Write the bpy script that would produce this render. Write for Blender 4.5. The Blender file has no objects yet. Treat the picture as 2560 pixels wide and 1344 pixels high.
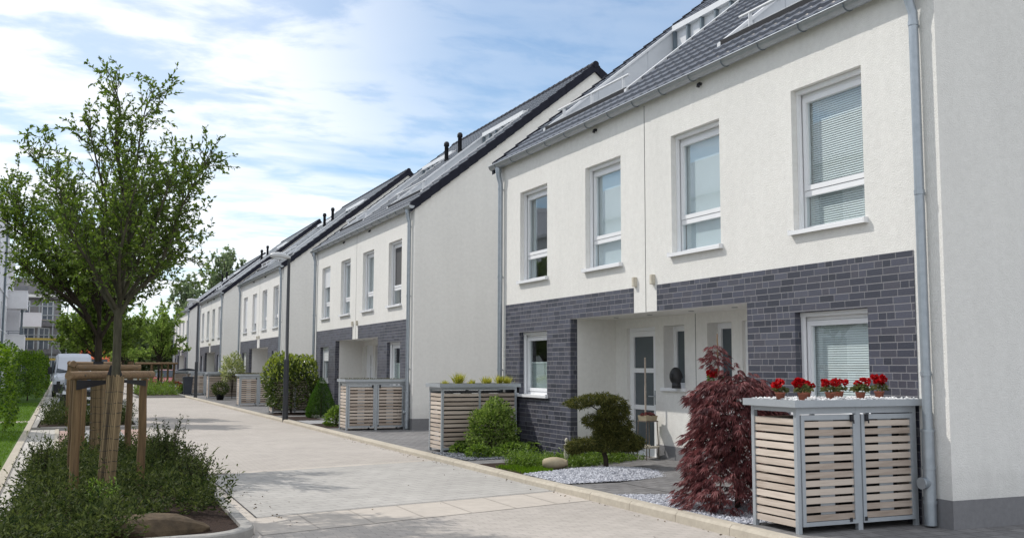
import bpy, math, random
import numpy as np
from mathutils import Vector, Matrix
D = bpy.data
SC = bpy.context.scene
COL = SC.collection
PI = math.pi
RNG = np.random.default_rng(7)
random.seed(7)

# ---------------------------------------------------------------- materials
def new_mat(name):
    m = D.materials.new(name); m.use_nodes = True
    nt = m.node_tree
    b = nt.nodes['Principled BSDF']
    return m, nt, b

def N(nt, typ, **kw):
    n = nt.nodes.new(typ)
    for k, v in kw.items():
        if hasattr(n, k):
            setattr(n, k, v)
        else:
            n.inputs[k.replace('_', ' ')].default_value = v
    return n

def c4(c): return (c[0], c[1], c[2], 1.0)

def noisy(name, c1, c2, scale=8.0, rough=0.8, bump=0.0, bscale=60.0, spec=0.5, metal=0.0, detail=6.0, stretch=(1, 1, 1), big=0.0):
    """two colours mixed by noise in object space, with a noise bump"""
    m, nt, b = new_mat(name)
    tc = N(nt, 'ShaderNodeTexCoord')
    mp = N(nt, 'ShaderNodeMapping'); mp.inputs['Scale'].default_value = stretch
    nt.links.new(tc.outputs['Object'], mp.inputs['Vector'])
    no = N(nt, 'ShaderNodeTexNoise', Scale=scale, Detail=detail, Roughness=0.6)
    nt.links.new(mp.outputs[0], no.inputs['Vector'])
    rp = N(nt, 'ShaderNodeValToRGB')
    rp.color_ramp.elements[0].position = 0.3; rp.color_ramp.elements[1].position = 0.7
    rp.color_ramp.elements[0].color = c4(c1); rp.color_ramp.elements[1].color = c4(c2)
    nt.links.new(no.outputs[0], rp.inputs[0])
    out = rp.outputs[0]
    if big:
        n2 = N(nt, 'ShaderNodeTexNoise', Scale=0.7, Detail=4.0, Roughness=0.6)
        nt.links.new(mp.outputs[0], n2.inputs['Vector'])
        mr = N(nt, 'ShaderNodeMapRange'); mr.inputs[1].default_value = .3; mr.inputs[2].default_value = .7
        mr.inputs[3].default_value = 1 - big; mr.inputs[4].default_value = 1 + big * .4
        nt.links.new(n2.outputs[0], mr.inputs[0])
        mx = N(nt, 'ShaderNodeMix', data_type='RGBA', blend_type='MULTIPLY'); mx.inputs[0].default_value = 1
        nt.links.new(out, mx.inputs[6]); nt.links.new(mr.outputs[0], mx.inputs[7])
        out = mx.outputs[2]
    nt.links.new(out, b.inputs['Base Color'])
    b.inputs['Roughness'].default_value = rough
    b.inputs['Metallic'].default_value = metal
    b.inputs['Specular IOR Level'].default_value = spec
    if bump:
        n3 = N(nt, 'ShaderNodeTexNoise', Scale=bscale, Detail=4.0, Roughness=0.65)
        nt.links.new(mp.outputs[0], n3.inputs['Vector'])
        bp = N(nt, 'ShaderNodeBump', Strength=bump, Distance=0.01)
        nt.links.new(n3.outputs[0], bp.inputs['Height'])
        nt.links.new(bp.outputs[0], b.inputs['Normal'])
    return m

def leafmat(name, dark, light, trans=0.3, rough=0.5, spec=0.3):
    m, nt, b = new_mat(name)
    at = N(nt, 'ShaderNodeAttribute', attribute_name='tone')
    rp = N(nt, 'ShaderNodeValToRGB')
    rp.color_ramp.elements[0].color = c4(dark); rp.color_ramp.elements[1].color = c4(light)
    nt.links.new(at.outputs['Fac'], rp.inputs[0])
    nt.links.new(rp.outputs[0], b.inputs['Base Color'])
    b.inputs['Roughness'].default_value = rough
    b.inputs['Specular IOR Level'].default_value = spec
    tr = N(nt, 'ShaderNodeBsdfTranslucent')
    hs = N(nt, 'ShaderNodeHueSaturation'); hs.inputs['Saturation'].default_value = 1.1; hs.inputs['Value'].default_value = 1.5
    nt.links.new(rp.outputs[0], hs.inputs['Color']); nt.links.new(hs.outputs[0], tr.inputs['Color'])
    mx = N(nt, 'ShaderNodeMixShader'); mx.inputs[0].default_value = trans
    nt.links.new(b.outputs[0], mx.inputs[1]); nt.links.new(tr.outputs[0], mx.inputs[2])
    nt.links.new(mx.outputs[0], nt.nodes['Material Output'].inputs[0])
    return m

def brickmat(name, c1, c2, cm, w, h, mortar=0.006, rough=0.5, axis='wall', offset=0.5, freq=2, bump=0.5, spec=0.5, noise=0.25, nscale=14.0, rot=0.0, big=0.0, bias=0.0, squash=1.0, sfreq=2, mbump=True):
    m, nt, b = new_mat(name)
    tc = N(nt, 'ShaderNodeTexCoord')
    if axis == 'wall':      # u = x + y, v = z
        sx = N(nt, 'ShaderNodeSeparateXYZ'); nt.links.new(tc.outputs['Object'], sx.inputs[0])
        ad = N(nt, 'ShaderNodeMath', operation='ADD'); nt.links.new(sx.outputs[0], ad.inputs[0]); nt.links.new(sx.outputs[1], ad.inputs[1])
        cx = N(nt, 'ShaderNodeCombineXYZ'); nt.links.new(ad.outputs[0], cx.inputs[0]); nt.links.new(sx.outputs[2], cx.inputs[1])
        vec = cx.outputs[0]
    else:
        mp = N(nt, 'ShaderNodeMapping'); mp.inputs['Rotation'].default_value = (0, 0, rot)
        nt.links.new(tc.outputs['Object'], mp.inputs['Vector']); vec = mp.outputs[0]
    br = N(nt, 'ShaderNodeTexBrick'); br.offset = offset; br.offset_frequency = freq; br.squash = squash; br.squash_frequency = sfreq
    br.inputs['Color1'].default_value = c4(c1); br.inputs['Color2'].default_value = c4(c2); br.inputs['Mortar'].default_value = c4(cm)
    br.inputs['Scale'].default_value = 1.0; br.inputs['Mortar Size'].default_value = mortar; br.inputs['Mortar Smooth'].default_value = 0.1
    br.inputs['Brick Width'].default_value = w; br.inputs['Row Height'].default_value = h; br.inputs['Bias'].default_value = bias
    nt.links.new(vec, br.inputs['Vector'])
    no = N(nt, 'ShaderNodeTexNoise', Scale=nscale, Detail=5.0, Roughness=0.65); nt.links.new(vec, no.inputs['Vector'])
    mr = N(nt, 'ShaderNodeMapRange'); mr.inputs[1].default_value = .25; mr.inputs[2].default_value = .75
    mr.inputs[3].default_value = 1 - noise; mr.inputs[4].default_value = 1 + noise
    nt.links.new(no.outputs[0], mr.inputs[0])
    val = mr.outputs[0]
    if big:
        n2 = N(nt, 'ShaderNodeTexNoise', Scale=.45, Detail=5.0, Roughness=0.65); nt.links.new(vec, n2.inputs['Vector'])
        m2 = N(nt, 'ShaderNodeMapRange'); m2.inputs[1].default_value = .3; m2.inputs[2].default_value = .7
        m2.inputs[3].default_value = 1 - big; m2.inputs[4].default_value = 1 + big
        nt.links.new(n2.outputs[0], m2.inputs[0])
        mm = N(nt, 'ShaderNodeMath', operation='MULTIPLY'); nt.links.new(val, mm.inputs[0]); nt.links.new(m2.outputs[0], mm.inputs[1]); val = mm.outputs[0]
    mx = N(nt, 'ShaderNodeMix', data_type='RGBA', blend_type='MULTIPLY'); mx.inputs[0].default_value = 1
    nt.links.new(br.outputs['Color'], mx.inputs[6]); nt.links.new(val, mx.inputs[7])
    nt.links.new(mx.outputs[2], b.inputs['Base Color'])
    b.inputs['Roughness'].default_value = rough; b.inputs['Specular IOR Level'].default_value = spec
    if bump:
        inv = N(nt, 'ShaderNodeMath', operation='MULTIPLY_ADD'); inv.inputs[1].default_value = -1.0; inv.inputs[2].default_value = 1.0
        nt.links.new(br.outputs['Fac'], inv.inputs[0])
        a2 = N(nt, 'ShaderNodeMath', operation='MULTIPLY_ADD'); a2.inputs[1].default_value = .25
        nt.links.new(no.outputs[0], a2.inputs[0]); nt.links.new(inv.outputs[0], a2.inputs[2])
        bp = N(nt, 'ShaderNodeBump', Strength=bump, Distance=0.006)
        nt.links.new(a2.outputs[0], bp.inputs['Height']); nt.links.new(bp.outputs[0], b.inputs['Normal'])
    return m

def woodmat(name, c1, c2, axis=0, rough=0.75):
    st = [30, 30, 30]; st[axis] = 2.5
    m, nt, b = new_mat(name)
    tc = N(nt, 'ShaderNodeTexCoord'); mp = N(nt, 'ShaderNodeMapping'); mp.inputs['Scale'].default_value = st
    nt.links.new(tc.outputs['Object'], mp.inputs['Vector'])
    no = N(nt, 'ShaderNodeTexNoise', Scale=1.0, Detail=6.0, Roughness=0.6); nt.links.new(mp.outputs[0], no.inputs['Vector'])
    oi = N(nt, 'ShaderNodeAttribute', attribute_name='tone')
    ad = N(nt, 'ShaderNodeMath', operation='MULTIPLY_ADD'); ad.inputs[1].default_value = .55
    nt.links.new(oi.outputs['Fac'], ad.inputs[0]); nt.links.new(no.outputs[0], ad.inputs[2])
    rp = N(nt, 'ShaderNodeValToRGB'); rp.color_ramp.elements[0].position = .35; rp.color_ramp.elements[1].position = 1.0
    rp.color_ramp.elements[0].color = c4(c1); rp.color_ramp.elements[1].color = c4(c2)
    nt.links.new(ad.outputs[0], rp.inputs[0]); nt.links.new(rp.outputs[0], b.inputs['Base Color'])
    b.inputs['Roughness'].default_value = rough
    bp = N(nt, 'ShaderNodeBump', Strength=.3, Distance=.004); nt.links.new(no.outputs[0], bp.inputs['Height']); nt.links.new(bp.outputs[0], b.inputs['Normal'])
    return m

def glassmat(name, tint=(.75, .85, .84), refl=0.0):
    m, nt, b = new_mat(name); nt.nodes.remove(b)
    fr = N(nt, 'ShaderNodeLayerWeight'); fr.inputs[0].default_value = .5
    pw = N(nt, 'ShaderNodeMath', operation='POWER'); pw.inputs[1].default_value = 4.0; nt.links.new(fr.outputs['Facing'], pw.inputs[0])
    mr = N(nt, 'ShaderNodeMath', operation='MULTIPLY_ADD'); mr.inputs[1].default_value = .85; mr.inputs[2].default_value = .09 + refl; mr.use_clamp = True
    nt.links.new(pw.outputs[0], mr.inputs[0])
    t = N(nt, 'ShaderNodeBsdfTransparent'); t.inputs[0].default_value = c4(tint)
    g = N(nt, 'ShaderNodeBsdfGlossy'); g.inputs['Roughness'].default_value = 0.0; g.inputs[0].default_value = (.9, .95, .97, 1)
    mx = N(nt, 'ShaderNodeMixShader')
    nt.links.new(mr.outputs[0], mx.inputs[0]); nt.links.new(t.outputs[0], mx.inputs[1]); nt.links.new(g.outputs[0], mx.inputs[2])
    nt.links.new(mx.outputs[0], nt.nodes['Material Output'].inputs[0])
    return m

M = {}
M['stucco'] = noisy('stucco', (.80, .79, .762), (.735, .725, .698), 11, .92, .75, 55, .2, big=.04)
def streaks(m):
    nt = m.node_tree; b = nt.nodes['Principled BSDF']; src = b.inputs['Base Color'].links[0].from_socket
    tc = N(nt, 'ShaderNodeTexCoord'); mp = N(nt, 'ShaderNodeMapping'); mp.inputs['Scale'].default_value = (2.2, 2.2, .22); nt.links.new(tc.outputs['Object'], mp.inputs['Vector'])
    no = N(nt, 'ShaderNodeTexNoise', Scale=1.6, Detail=7.0, Roughness=.65); nt.links.new(mp.outputs[0], no.inputs['Vector'])
    sx = N(nt, 'ShaderNodeSeparateXYZ'); nt.links.new(tc.outputs['Object'], sx.inputs[0])
    mr = N(nt, 'ShaderNodeMapRange'); mr.inputs[1].default_value = .38; mr.inputs[2].default_value = .72; mr.inputs[3].default_value = 1.0; mr.inputs[4].default_value = .955; nt.links.new(no.outputs[0], mr.inputs[0])
    # splash dirt in the lowest 60 cm above the plinth, broken up by noise
    sp = N(nt, 'ShaderNodeMapRange', interpolation_type='SMOOTHSTEP'); sp.inputs[1].default_value = .25; sp.inputs[2].default_value = .85; sp.inputs[3].default_value = .86; sp.inputs[4].default_value = 1.0
    n2 = N(nt, 'ShaderNodeTexNoise', Scale=3.0, Detail=6.0, Roughness=.7); nt.links.new(tc.outputs['Object'], n2.inputs['Vector'])
    ad = N(nt, 'ShaderNodeMath', operation='MULTIPLY_ADD'); ad.inputs[1].default_value = .9; nt.links.new(n2.outputs[0], ad.inputs[0])
    zz = N(nt, 'ShaderNodeMath', operation='ADD'); zz.inputs[1].default_value = -.35; nt.links.new(sx.outputs[2], zz.inputs[0]); nt.links.new(zz.outputs[0], ad.inputs[2]); nt.links.new(ad.outputs[0], sp.inputs[0])
    mm = N(nt, 'ShaderNodeMath', operation='MULTIPLY'); nt.links.new(mr.outputs[0], mm.inputs[0]); nt.links.new(sp.outputs[0], mm.inputs[1])
    mx = N(nt, 'ShaderNodeMix', data_type='RGBA', blend_type='MULTIPLY'); mx.inputs[0].default_value = 1; nt.links.new(src, mx.inputs[6]); nt.links.new(mm.outputs[0], mx.inputs[7]); nt.links.new(mx.outputs[2], b.inputs['Base Color'])
streaks(M['stucco'])
M['plinth'] = noisy('plinth_render', (.22, .22, .23), (.19, .19, .20), 20, .9, .3, 80, .2, big=.1)
def wildbond(name, cols, mortar, w=.25, h=.0833, mt=.005, rough=.5, spec=.8):
    m, nt, b = new_mat(name)
    def mth(op, a, b_=0.0, c=None):
        n = N(nt, 'ShaderNodeMath', operation=op)
        for i, q in enumerate([a, b_] + ([c] if c is not None else [])):
            if isinstance(q, (int, float)): n.inputs[i].default_value = q
            else: nt.links.new(q, n.inputs[i])
        return n.outputs[0]
    tc = N(nt, 'ShaderNodeTexCoord'); sx = N(nt, 'ShaderNodeSeparateXYZ'); nt.links.new(tc.outputs['Object'], sx.inputs[0])
    u = mth('ADD', mth('ADD', sx.outputs[0], sx.outputs[1]), 3.0); v = mth('DIVIDE', sx.outputs[2], h)
    row = mth('FLOOR', v)
    w1 = N(nt, 'ShaderNodeTexWhiteNoise', noise_dimensions='1D'); nt.links.new(row, w1.inputs['W'])
    uu = mth('ADD', mth('DIVIDE', u, w), mth('MULTIPLY', w1.outputs[0], 1.0)); col = mth('FLOOR', uu); fu = mth('FRACT', uu); fv = mth('FRACT', v)
    def wn(a, b_):
        cx = N(nt, 'ShaderNodeCombineXYZ'); nt.links.new(a, cx.inputs[0]); nt.links.new(b_, cx.inputs[1]); n = N(nt, 'ShaderNodeTexWhiteNoise', noise_dimensions='2D'); nt.links.new(cx.outputs[0], n.inputs['Vector']); return n.outputs[0]
    half = mth('GREATER_THAN', wn(col, mth('ADD', row, 91.3)), .80)           # some stretchers are two headers
    f2 = mth('FRACT', mth('MULTIPLY', fu, 2.0)); side = mth('FLOOR', mth('MULTIPLY', fu, 2.0))
    r = wn(mth('ADD', col, mth('MULTIPLY', mth('MULTIPLY', side, half), .37)), row)
    # distance to the nearest joint in metres
    du = mth('MULTIPLY', mth('MINIMUM', fu, mth('SUBTRACT', 1.0, fu)), w); dh = mth('MULTIPLY', mth('MINIMUM', f2, mth('SUBTRACT', 1.0, f2)), w / 2)
    dh = mth('ADD', dh, mth('MULTIPLY', mth('SUBTRACT', 1.0, half), 1.0)); dv = mth('MULTIPLY', mth('MINIMUM', fv, mth('SUBTRACT', 1.0, fv)), h)
    no = N(nt, 'ShaderNodeTexNoise', Scale=38.0, Detail=4.0, Roughness=.6); nt.links.new(tc.outputs['Object'], no.inputs['Vector'])
    d = mth('ADD', mth('MINIMUM', mth('MINIMUM', du, dh), dv), mth('MULTIPLY', mth('SUBTRACT', no.outputs[0], .5), .004))
    mk = N(nt, 'ShaderNodeMapRange', interpolation_type='SMOOTHSTEP'); mk.inputs[1].default_value = mt * .75; mk.inputs[2].default_value = mt * 1.25; nt.links.new(d, mk.inputs[0])
    rp = N(nt, 'ShaderNodeValToRGB'); els = rp.color_ramp.elements
    while len(els) < len(cols): els.new(.5)
    for i, c in enumerate(cols): els[i].position = i / (len(cols) - 1); els[i].color = c4(c)
    nt.links.new(mth('ADD', mth('MULTIPLY', r, .86), mth('MULTIPLY', no.outputs[0], .16)), rp.inputs[0])
    mx = N(nt, 'ShaderNodeMix', data_type='RGBA'); nt.links.new(mk.outputs[0], mx.inputs[0]); mx.inputs[6].default_value = c4(mortar); nt.links.new(rp.outputs[0], mx.inputs[7])
    nt.links.new(mx.outputs[2], b.inputs['Base Color'])
    ro = mth('MULTIPLY_ADD', mk.outputs[0], rough - .95, .95); nt.links.new(ro, b.inputs['Roughness']); b.inputs['Specular IOR Level'].default_value = spec
    hh = mth('ADD', mk.outputs[0], mth('MULTIPLY', no.outputs[0], .35)); bp = N(nt, 'ShaderNodeBump', Strength=.8, Distance=.006); nt.links.new(hh, bp.inputs['Height']); nt.links.new(bp.outputs[0], b.inputs['Normal'])
    return m
M['brick'] = wildbond('clinker_brick', [(.016, .018, .030), (.026, .029, .048), (.038, .041, .064), (.052, .051, .070), (.056, .060, .090), (.078, .081, .108)], (.19, .19, .205))
M['tile'] = noisy('slate_glazed_tile', (.050, .053, .068), (.032, .034, .046), 5, .30, .1, 60, .55, big=.15)
M['tiledark'] = noisy('verge_tile_glaze', (.016, .018, .030), (.010, .011, .020), 6, .65, .1, 60, .18)
M['zinc'] = noisy('zinc_sheet', (.42, .45, .48), (.35, .38, .41), 9, .42, .05, 30, .5, metal=.75)
M['zincpipe'] = noisy('zinc_pipe', (.40, .44, .48), (.33, .37, .41), 12, .4, .05, 30, .5, metal=.6)
M['pvc'] = noisy('white_window_plastic', (.82, .83, .85), (.78, .79, .81), 3, .35, 0, 1, .5)
M['white'] = noisy('white_coated_sheet', (.70, .71, .73), (.64, .65, .67), 5, .45, 0, 1, .5)
M['cheek'] = noisy('pale_grey_panel', (.56, .58, .61), (.50, .52, .55), 3, .5, 0, 1, .4)
M['post'] = noisy('grey_blue_profile', (.16, .20, .23), (.13, .16, .19), 3, .5, 0, 1, .4)
M['glass'] = glassmat('window_glass', (.87, .915, .92), .04)
M['frost'] = noisy('roller_blind_cloth', (.66, .71, .74), (.62, .67, .70), 1.5, .85, 0, 1, .3)
M['slat'] = noisy('blind_slat', (.80, .84, .84), (.74, .78, .78), 3, .5, 0, 1, .4)
M['pleat'] = noisy('pleated_blind', (.66, .72, .70), (.60, .66, .64), 3, .8, 0, 1, .3)
M['curtain'] = noisy('pale_curtain', (.60, .64, .66), (.48, .52, .55), 6, .9, 0, 1, .2, stretch=(1, 6, .3))
M['darkscreen'] = noisy('dark_grey_screen', (.10, .10, .105), (.085, .085, .09), 5, .8, 0, 1, .3)
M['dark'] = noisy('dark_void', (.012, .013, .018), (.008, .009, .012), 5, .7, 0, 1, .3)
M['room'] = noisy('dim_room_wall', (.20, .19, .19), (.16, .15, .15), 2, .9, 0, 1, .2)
M['doorglass'] = noisy('satin_door_glass', (.085, .105, .120), (.070, .088, .100), 2, .22, 0, 1, .5)
M['shutter'] = brickmat('roller_shutter_lamella', (.74, .745, .75), (.70, .705, .71), (.45, .45, .46), 50, .055, .004, .5, 'wall', 0, 2, .4, .4, .03)
M['black'] = noisy('black_plastic', (.018, .019, .024), (.012, .012, .016), 8, .5, .05, 60, .4)
M['steel'] = noisy('coated_grey_steel', (.40, .43, .46), (.36, .39, .42), 8, .45, .02, 40, .5, metal=.25)
M['slatwood'] = woodmat('weathered_larch', (.30, .235, .19), (.57, .49, .42), 0)
M['slatwoody'] = woodmat('weathered_larch_along', (.33, .265, .215), (.62, .54, .47), 1)
M['pole'] = woodmat('round_timber', (.060, .034, .015), (.27, .17, .078), 2)
M['polex'] = woodmat('round_timber_rail', (.12, .072, .036), (.30, .20, .115), 0)
M['reed'] = woodmat('reed_mat', (.038, .026, .014), (.27, .195, .105), 2)
M['bark'] = noisy('tree_bark', (.095, .088, .062), (.042, .040, .028), 18, .95, .8, 50, .2, stretch=(1, 1, .3))
M['barkd'] = noisy('dark_bark', (.055, .043, .032), (.025, .02, .016), 18, .95, .8, 50, .2, stretch=(1, 1, .3))
M['lamp'] = noisy('anthracite_paint', (.040, .044, .052), (.032, .035, .042), 6, .45, .02, 50, .5)
M['lamphead'] = noisy('grey_lamp_shell', (.55, .56, .57), (.50, .51, .52), 4, .4, 0, 1, .5)
M['soil'] = noisy('bark_mulch', (.048, .028, .020), (.016, .010, .008), 45, .95, 1.0, 60, .2)
M['kerb'] = noisy('kerb_concrete', (.50, .455, .38), (.40, .36, .30), 14, .9, .35, 90, .2, big=.12)
M['kerbgrey'] = noisy('kerb_concrete_grey', (.36, .35, .33), (.29, .28, .27), 14, .9, .35, 90, .2, big=.12)
M['road'] = brickmat('road_paver', (.425, .39, .36), (.385, .355, .325), (.26, .24, .22), .20, .10, .0035, .9, 'flat', .5, 2, .3, .2, .09, 6, 0.03, big=.07)
M['cross'] = brickmat('crossing_paver', (.40, .385, .365), (.372, .358, .34), (.23, .22, .21), .30, .20, .005, .9, 'flat', .5, 2, .4, .2, .10, 6, -.216, big=.10)
M['band'] = noisy('smooth_concrete_band', (.50, .455, .405), (.44, .40, .36), 7, .9, .2, 90, .2, big=.08)
M['drive'] = brickmat('drive_paver', (.20, .195, .195), (.15, .147, .15), (.075, .072, .07), .20, .20, .006, .88, 'flat', .5, 2, .4, .25, .18, 9, 0.0, big=.12)
M['walk'] = brickmat('walk_slab', (.50, .475, .44), (.44, .42, .39), (.18, .17, .16), 2.4, .15, .006, .9, 'flat', .5, 2, .4, .2, .1, 8, PI/2, big=.08)
M['bay'] = brickmat('bay_paver_grey', (.36, .36, .37), (.31, .31, .32), (.2, .2, .2), .20, .10, .005, .9, 'flat', .5, 2, .3, .2, .1, 8, 0, big=.08)
M['pink'] = brickmat('bay_paver_pink', (.43, .30, .265), (.37, .26, .23), (.22, .18, .16), .20, .10, .005, .9, 'flat', .5, 2, .3, .2, .1, 8, 0, big=.08)
M['line'] = noisy('dark_joint', (.06, .06, .065), (.05, .05, .05), 9, .9, 0, 1, .2)
M['lawn'] = noisy('lawn_base', (.085, .16, .018), (.055, .11, .014), 25, .95, .8, 120, .2, big=.15)
M['field'] = noisy('meadow', (.15, .15, .13), (.11, .115, .095), 3, .95, .3, 40, .2)
M['whitestone'] = noisy('pale_gravel', (.64, .65, .70), (.44, .45, .50), 9, .85, .3, 80, .3)
M['slatestone'] = noisy('slate_gravel', (.13, .14, .16), (.06, .065, .08), 9, .8, .3, 80, .3)
M['rock'] = noisy('sandstone_boulder', (.13, .095, .06), (.055, .042, .03), 7, .9, .8, 22, .2)
M['terra'] = noisy('terracotta', (.36, .13, .085), (.29, .10, .065), 9, .8, .2, 60, .3)
M['jar'] = noisy('weathered_clay_jar', (.44, .38, .27), (.33, .27, .18), 6, .85, .3, 40, .25)
M['plaster'] = noisy('weathered_plaster', (.66, .62, .53), (.48, .44, .36), 14, .85, .4, 60, .3)
M['bust'] = noisy('dark_stone_carving', (.022, .023, .025), (.014, .014, .016), 12, .55, .15, 80, .5)
M['iron'] = noisy('rusty_iron', (.20, .17, .14), (.10, .08, .065), 20, .75, .3, 90, .4)
M['red'] = leafmat('red_petal', (.30, .004, .006), (.60, .012, .018), .25, .5, .3)
M['begleaf'] = leafmat('begonia_leaf', (.035, .06, .015), (.16, .16, .055), .25)
M['treeleaf'] = leafmat('street_tree_leaf', (.050, .088, .016), (.155, .22, .042), .45, .5, .3)
M['farleaf'] = leafmat('young_tree_leaf', (.12, .19, .045), (.28, .37, .10), .5, .6, .2)
M['talleaf'] = leafmat('tall_tree_leaf', (.12, .17, .09), (.28, .34, .19), .45, .6, .2)
M['woodsleaf'] = leafmat('woodland_leaf', (.08, .115, .055), (.16, .20, .09), .4, .7, .2)
M['shrubleaf'] = leafmat('low_shrub_leaf', (.012, .026, .008), (.10, .125, .036), .3, .65, .15)
M['hedgeleaf'] = leafmat('hornbeam_hedge_leaf', (.024, .062, .010), (.17, .27, .028), .35, .5, .3)
M['laurel'] = leafmat('laurel_leaf', (.022, .042, .010), (.12, .17, .03), .2, .25, .5)
M['shoot'] = leafmat('laurel_shoot', (.14, .19, .03), (.34, .40, .07), .3, .35, .4)
M['bushleaf'] = leafmat('round_bush_leaf', (.07, .13, .02), (.29, .38, .10), .32, .5, .3)
M['coneleaf'] = leafmat('spruce_needle', (.025, .065, .010), (.085, .17, .025), .3, .7, .2)
M['juniper'] = leafmat('juniper_needle', (.020, .036, .010), (.17, .165, .045), .2, .75, .2)
M['maple'] = leafmat('red_maple_leaf', (.055, .020, .024), (.26, .098, .098), .3, .5, .3)
M['cover'] = leafmat('ground_cover_leaf', (.045, .095, .014), (.22, .32, .06), .3, .5, .3)
M['pale'] = leafmat('variegated_leaf', (.12, .17, .04), (.52, .54, .25), .3, .5, .3)
M['grasstuft'] = leafmat('yellow_grass_blade', (.22, .25, .03), (.62, .58, .12), .3, .6, .2)
M['grassblade'] = leafmat('lawn_blade', (.06, .13, .010), (.15, .25, .025), .35, .7, .15)
M['sedum'] = leafmat('sedum', (.05, .06, .025), (.15, .13, .07), .2, .7, .2)
M['apt'] = noisy('white_apartment_render', (.80, .80, .83), (.75, .75, .78), 5, .9, .1, 60, .2, big=.04)
M['concrete'] = noisy('raw_concrete', (.26, .25, .26), (.19, .185, .195), 3, .9, .2, 30, .2, big=.15)
M['aptglass'] = noisy('dark_apartment_glass', (.10, .12, .15), (.06, .075, .10), 1, .08, 0, 1, .6)
M['yellow'] = noisy('yellow_board', (.42, .30, .06), (.33, .24, .05), 4, .6, 0, 1, .4)
M['scaf'] = noisy('galvanised_tube', (.34, .36, .38), (.28, .30, .32), 6, .45, 0, 1, .5, metal=.4)
M['vanpaint'] = noisy('silver_van_paint', (.52, .55, .60), (.50, .53, .58), 2, .25, 0, 1, .5)
M['carblack'] = noisy('black_car_paint', (.012, .013, .017), (.010, .011, .014), 2, .15, 0, 1, .6)
M['carwhite'] = noisy('white_car_paint', (.75, .77, .8), (.72, .74, .77), 2, .25, 0, 1, .5)
M['carred'] = noisy('red_car_paint', (.30, .03, .025), (.27, .026, .02), 2, .25, 0, 1, .5)
M['orange'] = noisy('orange_truck_paint', (.62, .13, .035), (.52, .10, .03), 3, .4, .05, 20, .5)
M['carglass'] = noisy('tinted_car_glass', (.06, .075, .09), (.04, .05, .065), 1, .12, 0, 1, .35)
M['tyre'] = noisy('tyre_rubber', (.02, .02, .02), (.014, .014, .014), 12, .85, .2, 60, .3)
M['headlight'] = noisy('headlight_lens', (.72, .76, .80), (.65, .70, .75), 6, .1, 0, 1, .7)
M['binblue'] = noisy('dark_blue_bin', (.040, .048, .065), (.032, .038, .052), 4, .45, .05, 30, .4)

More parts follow.
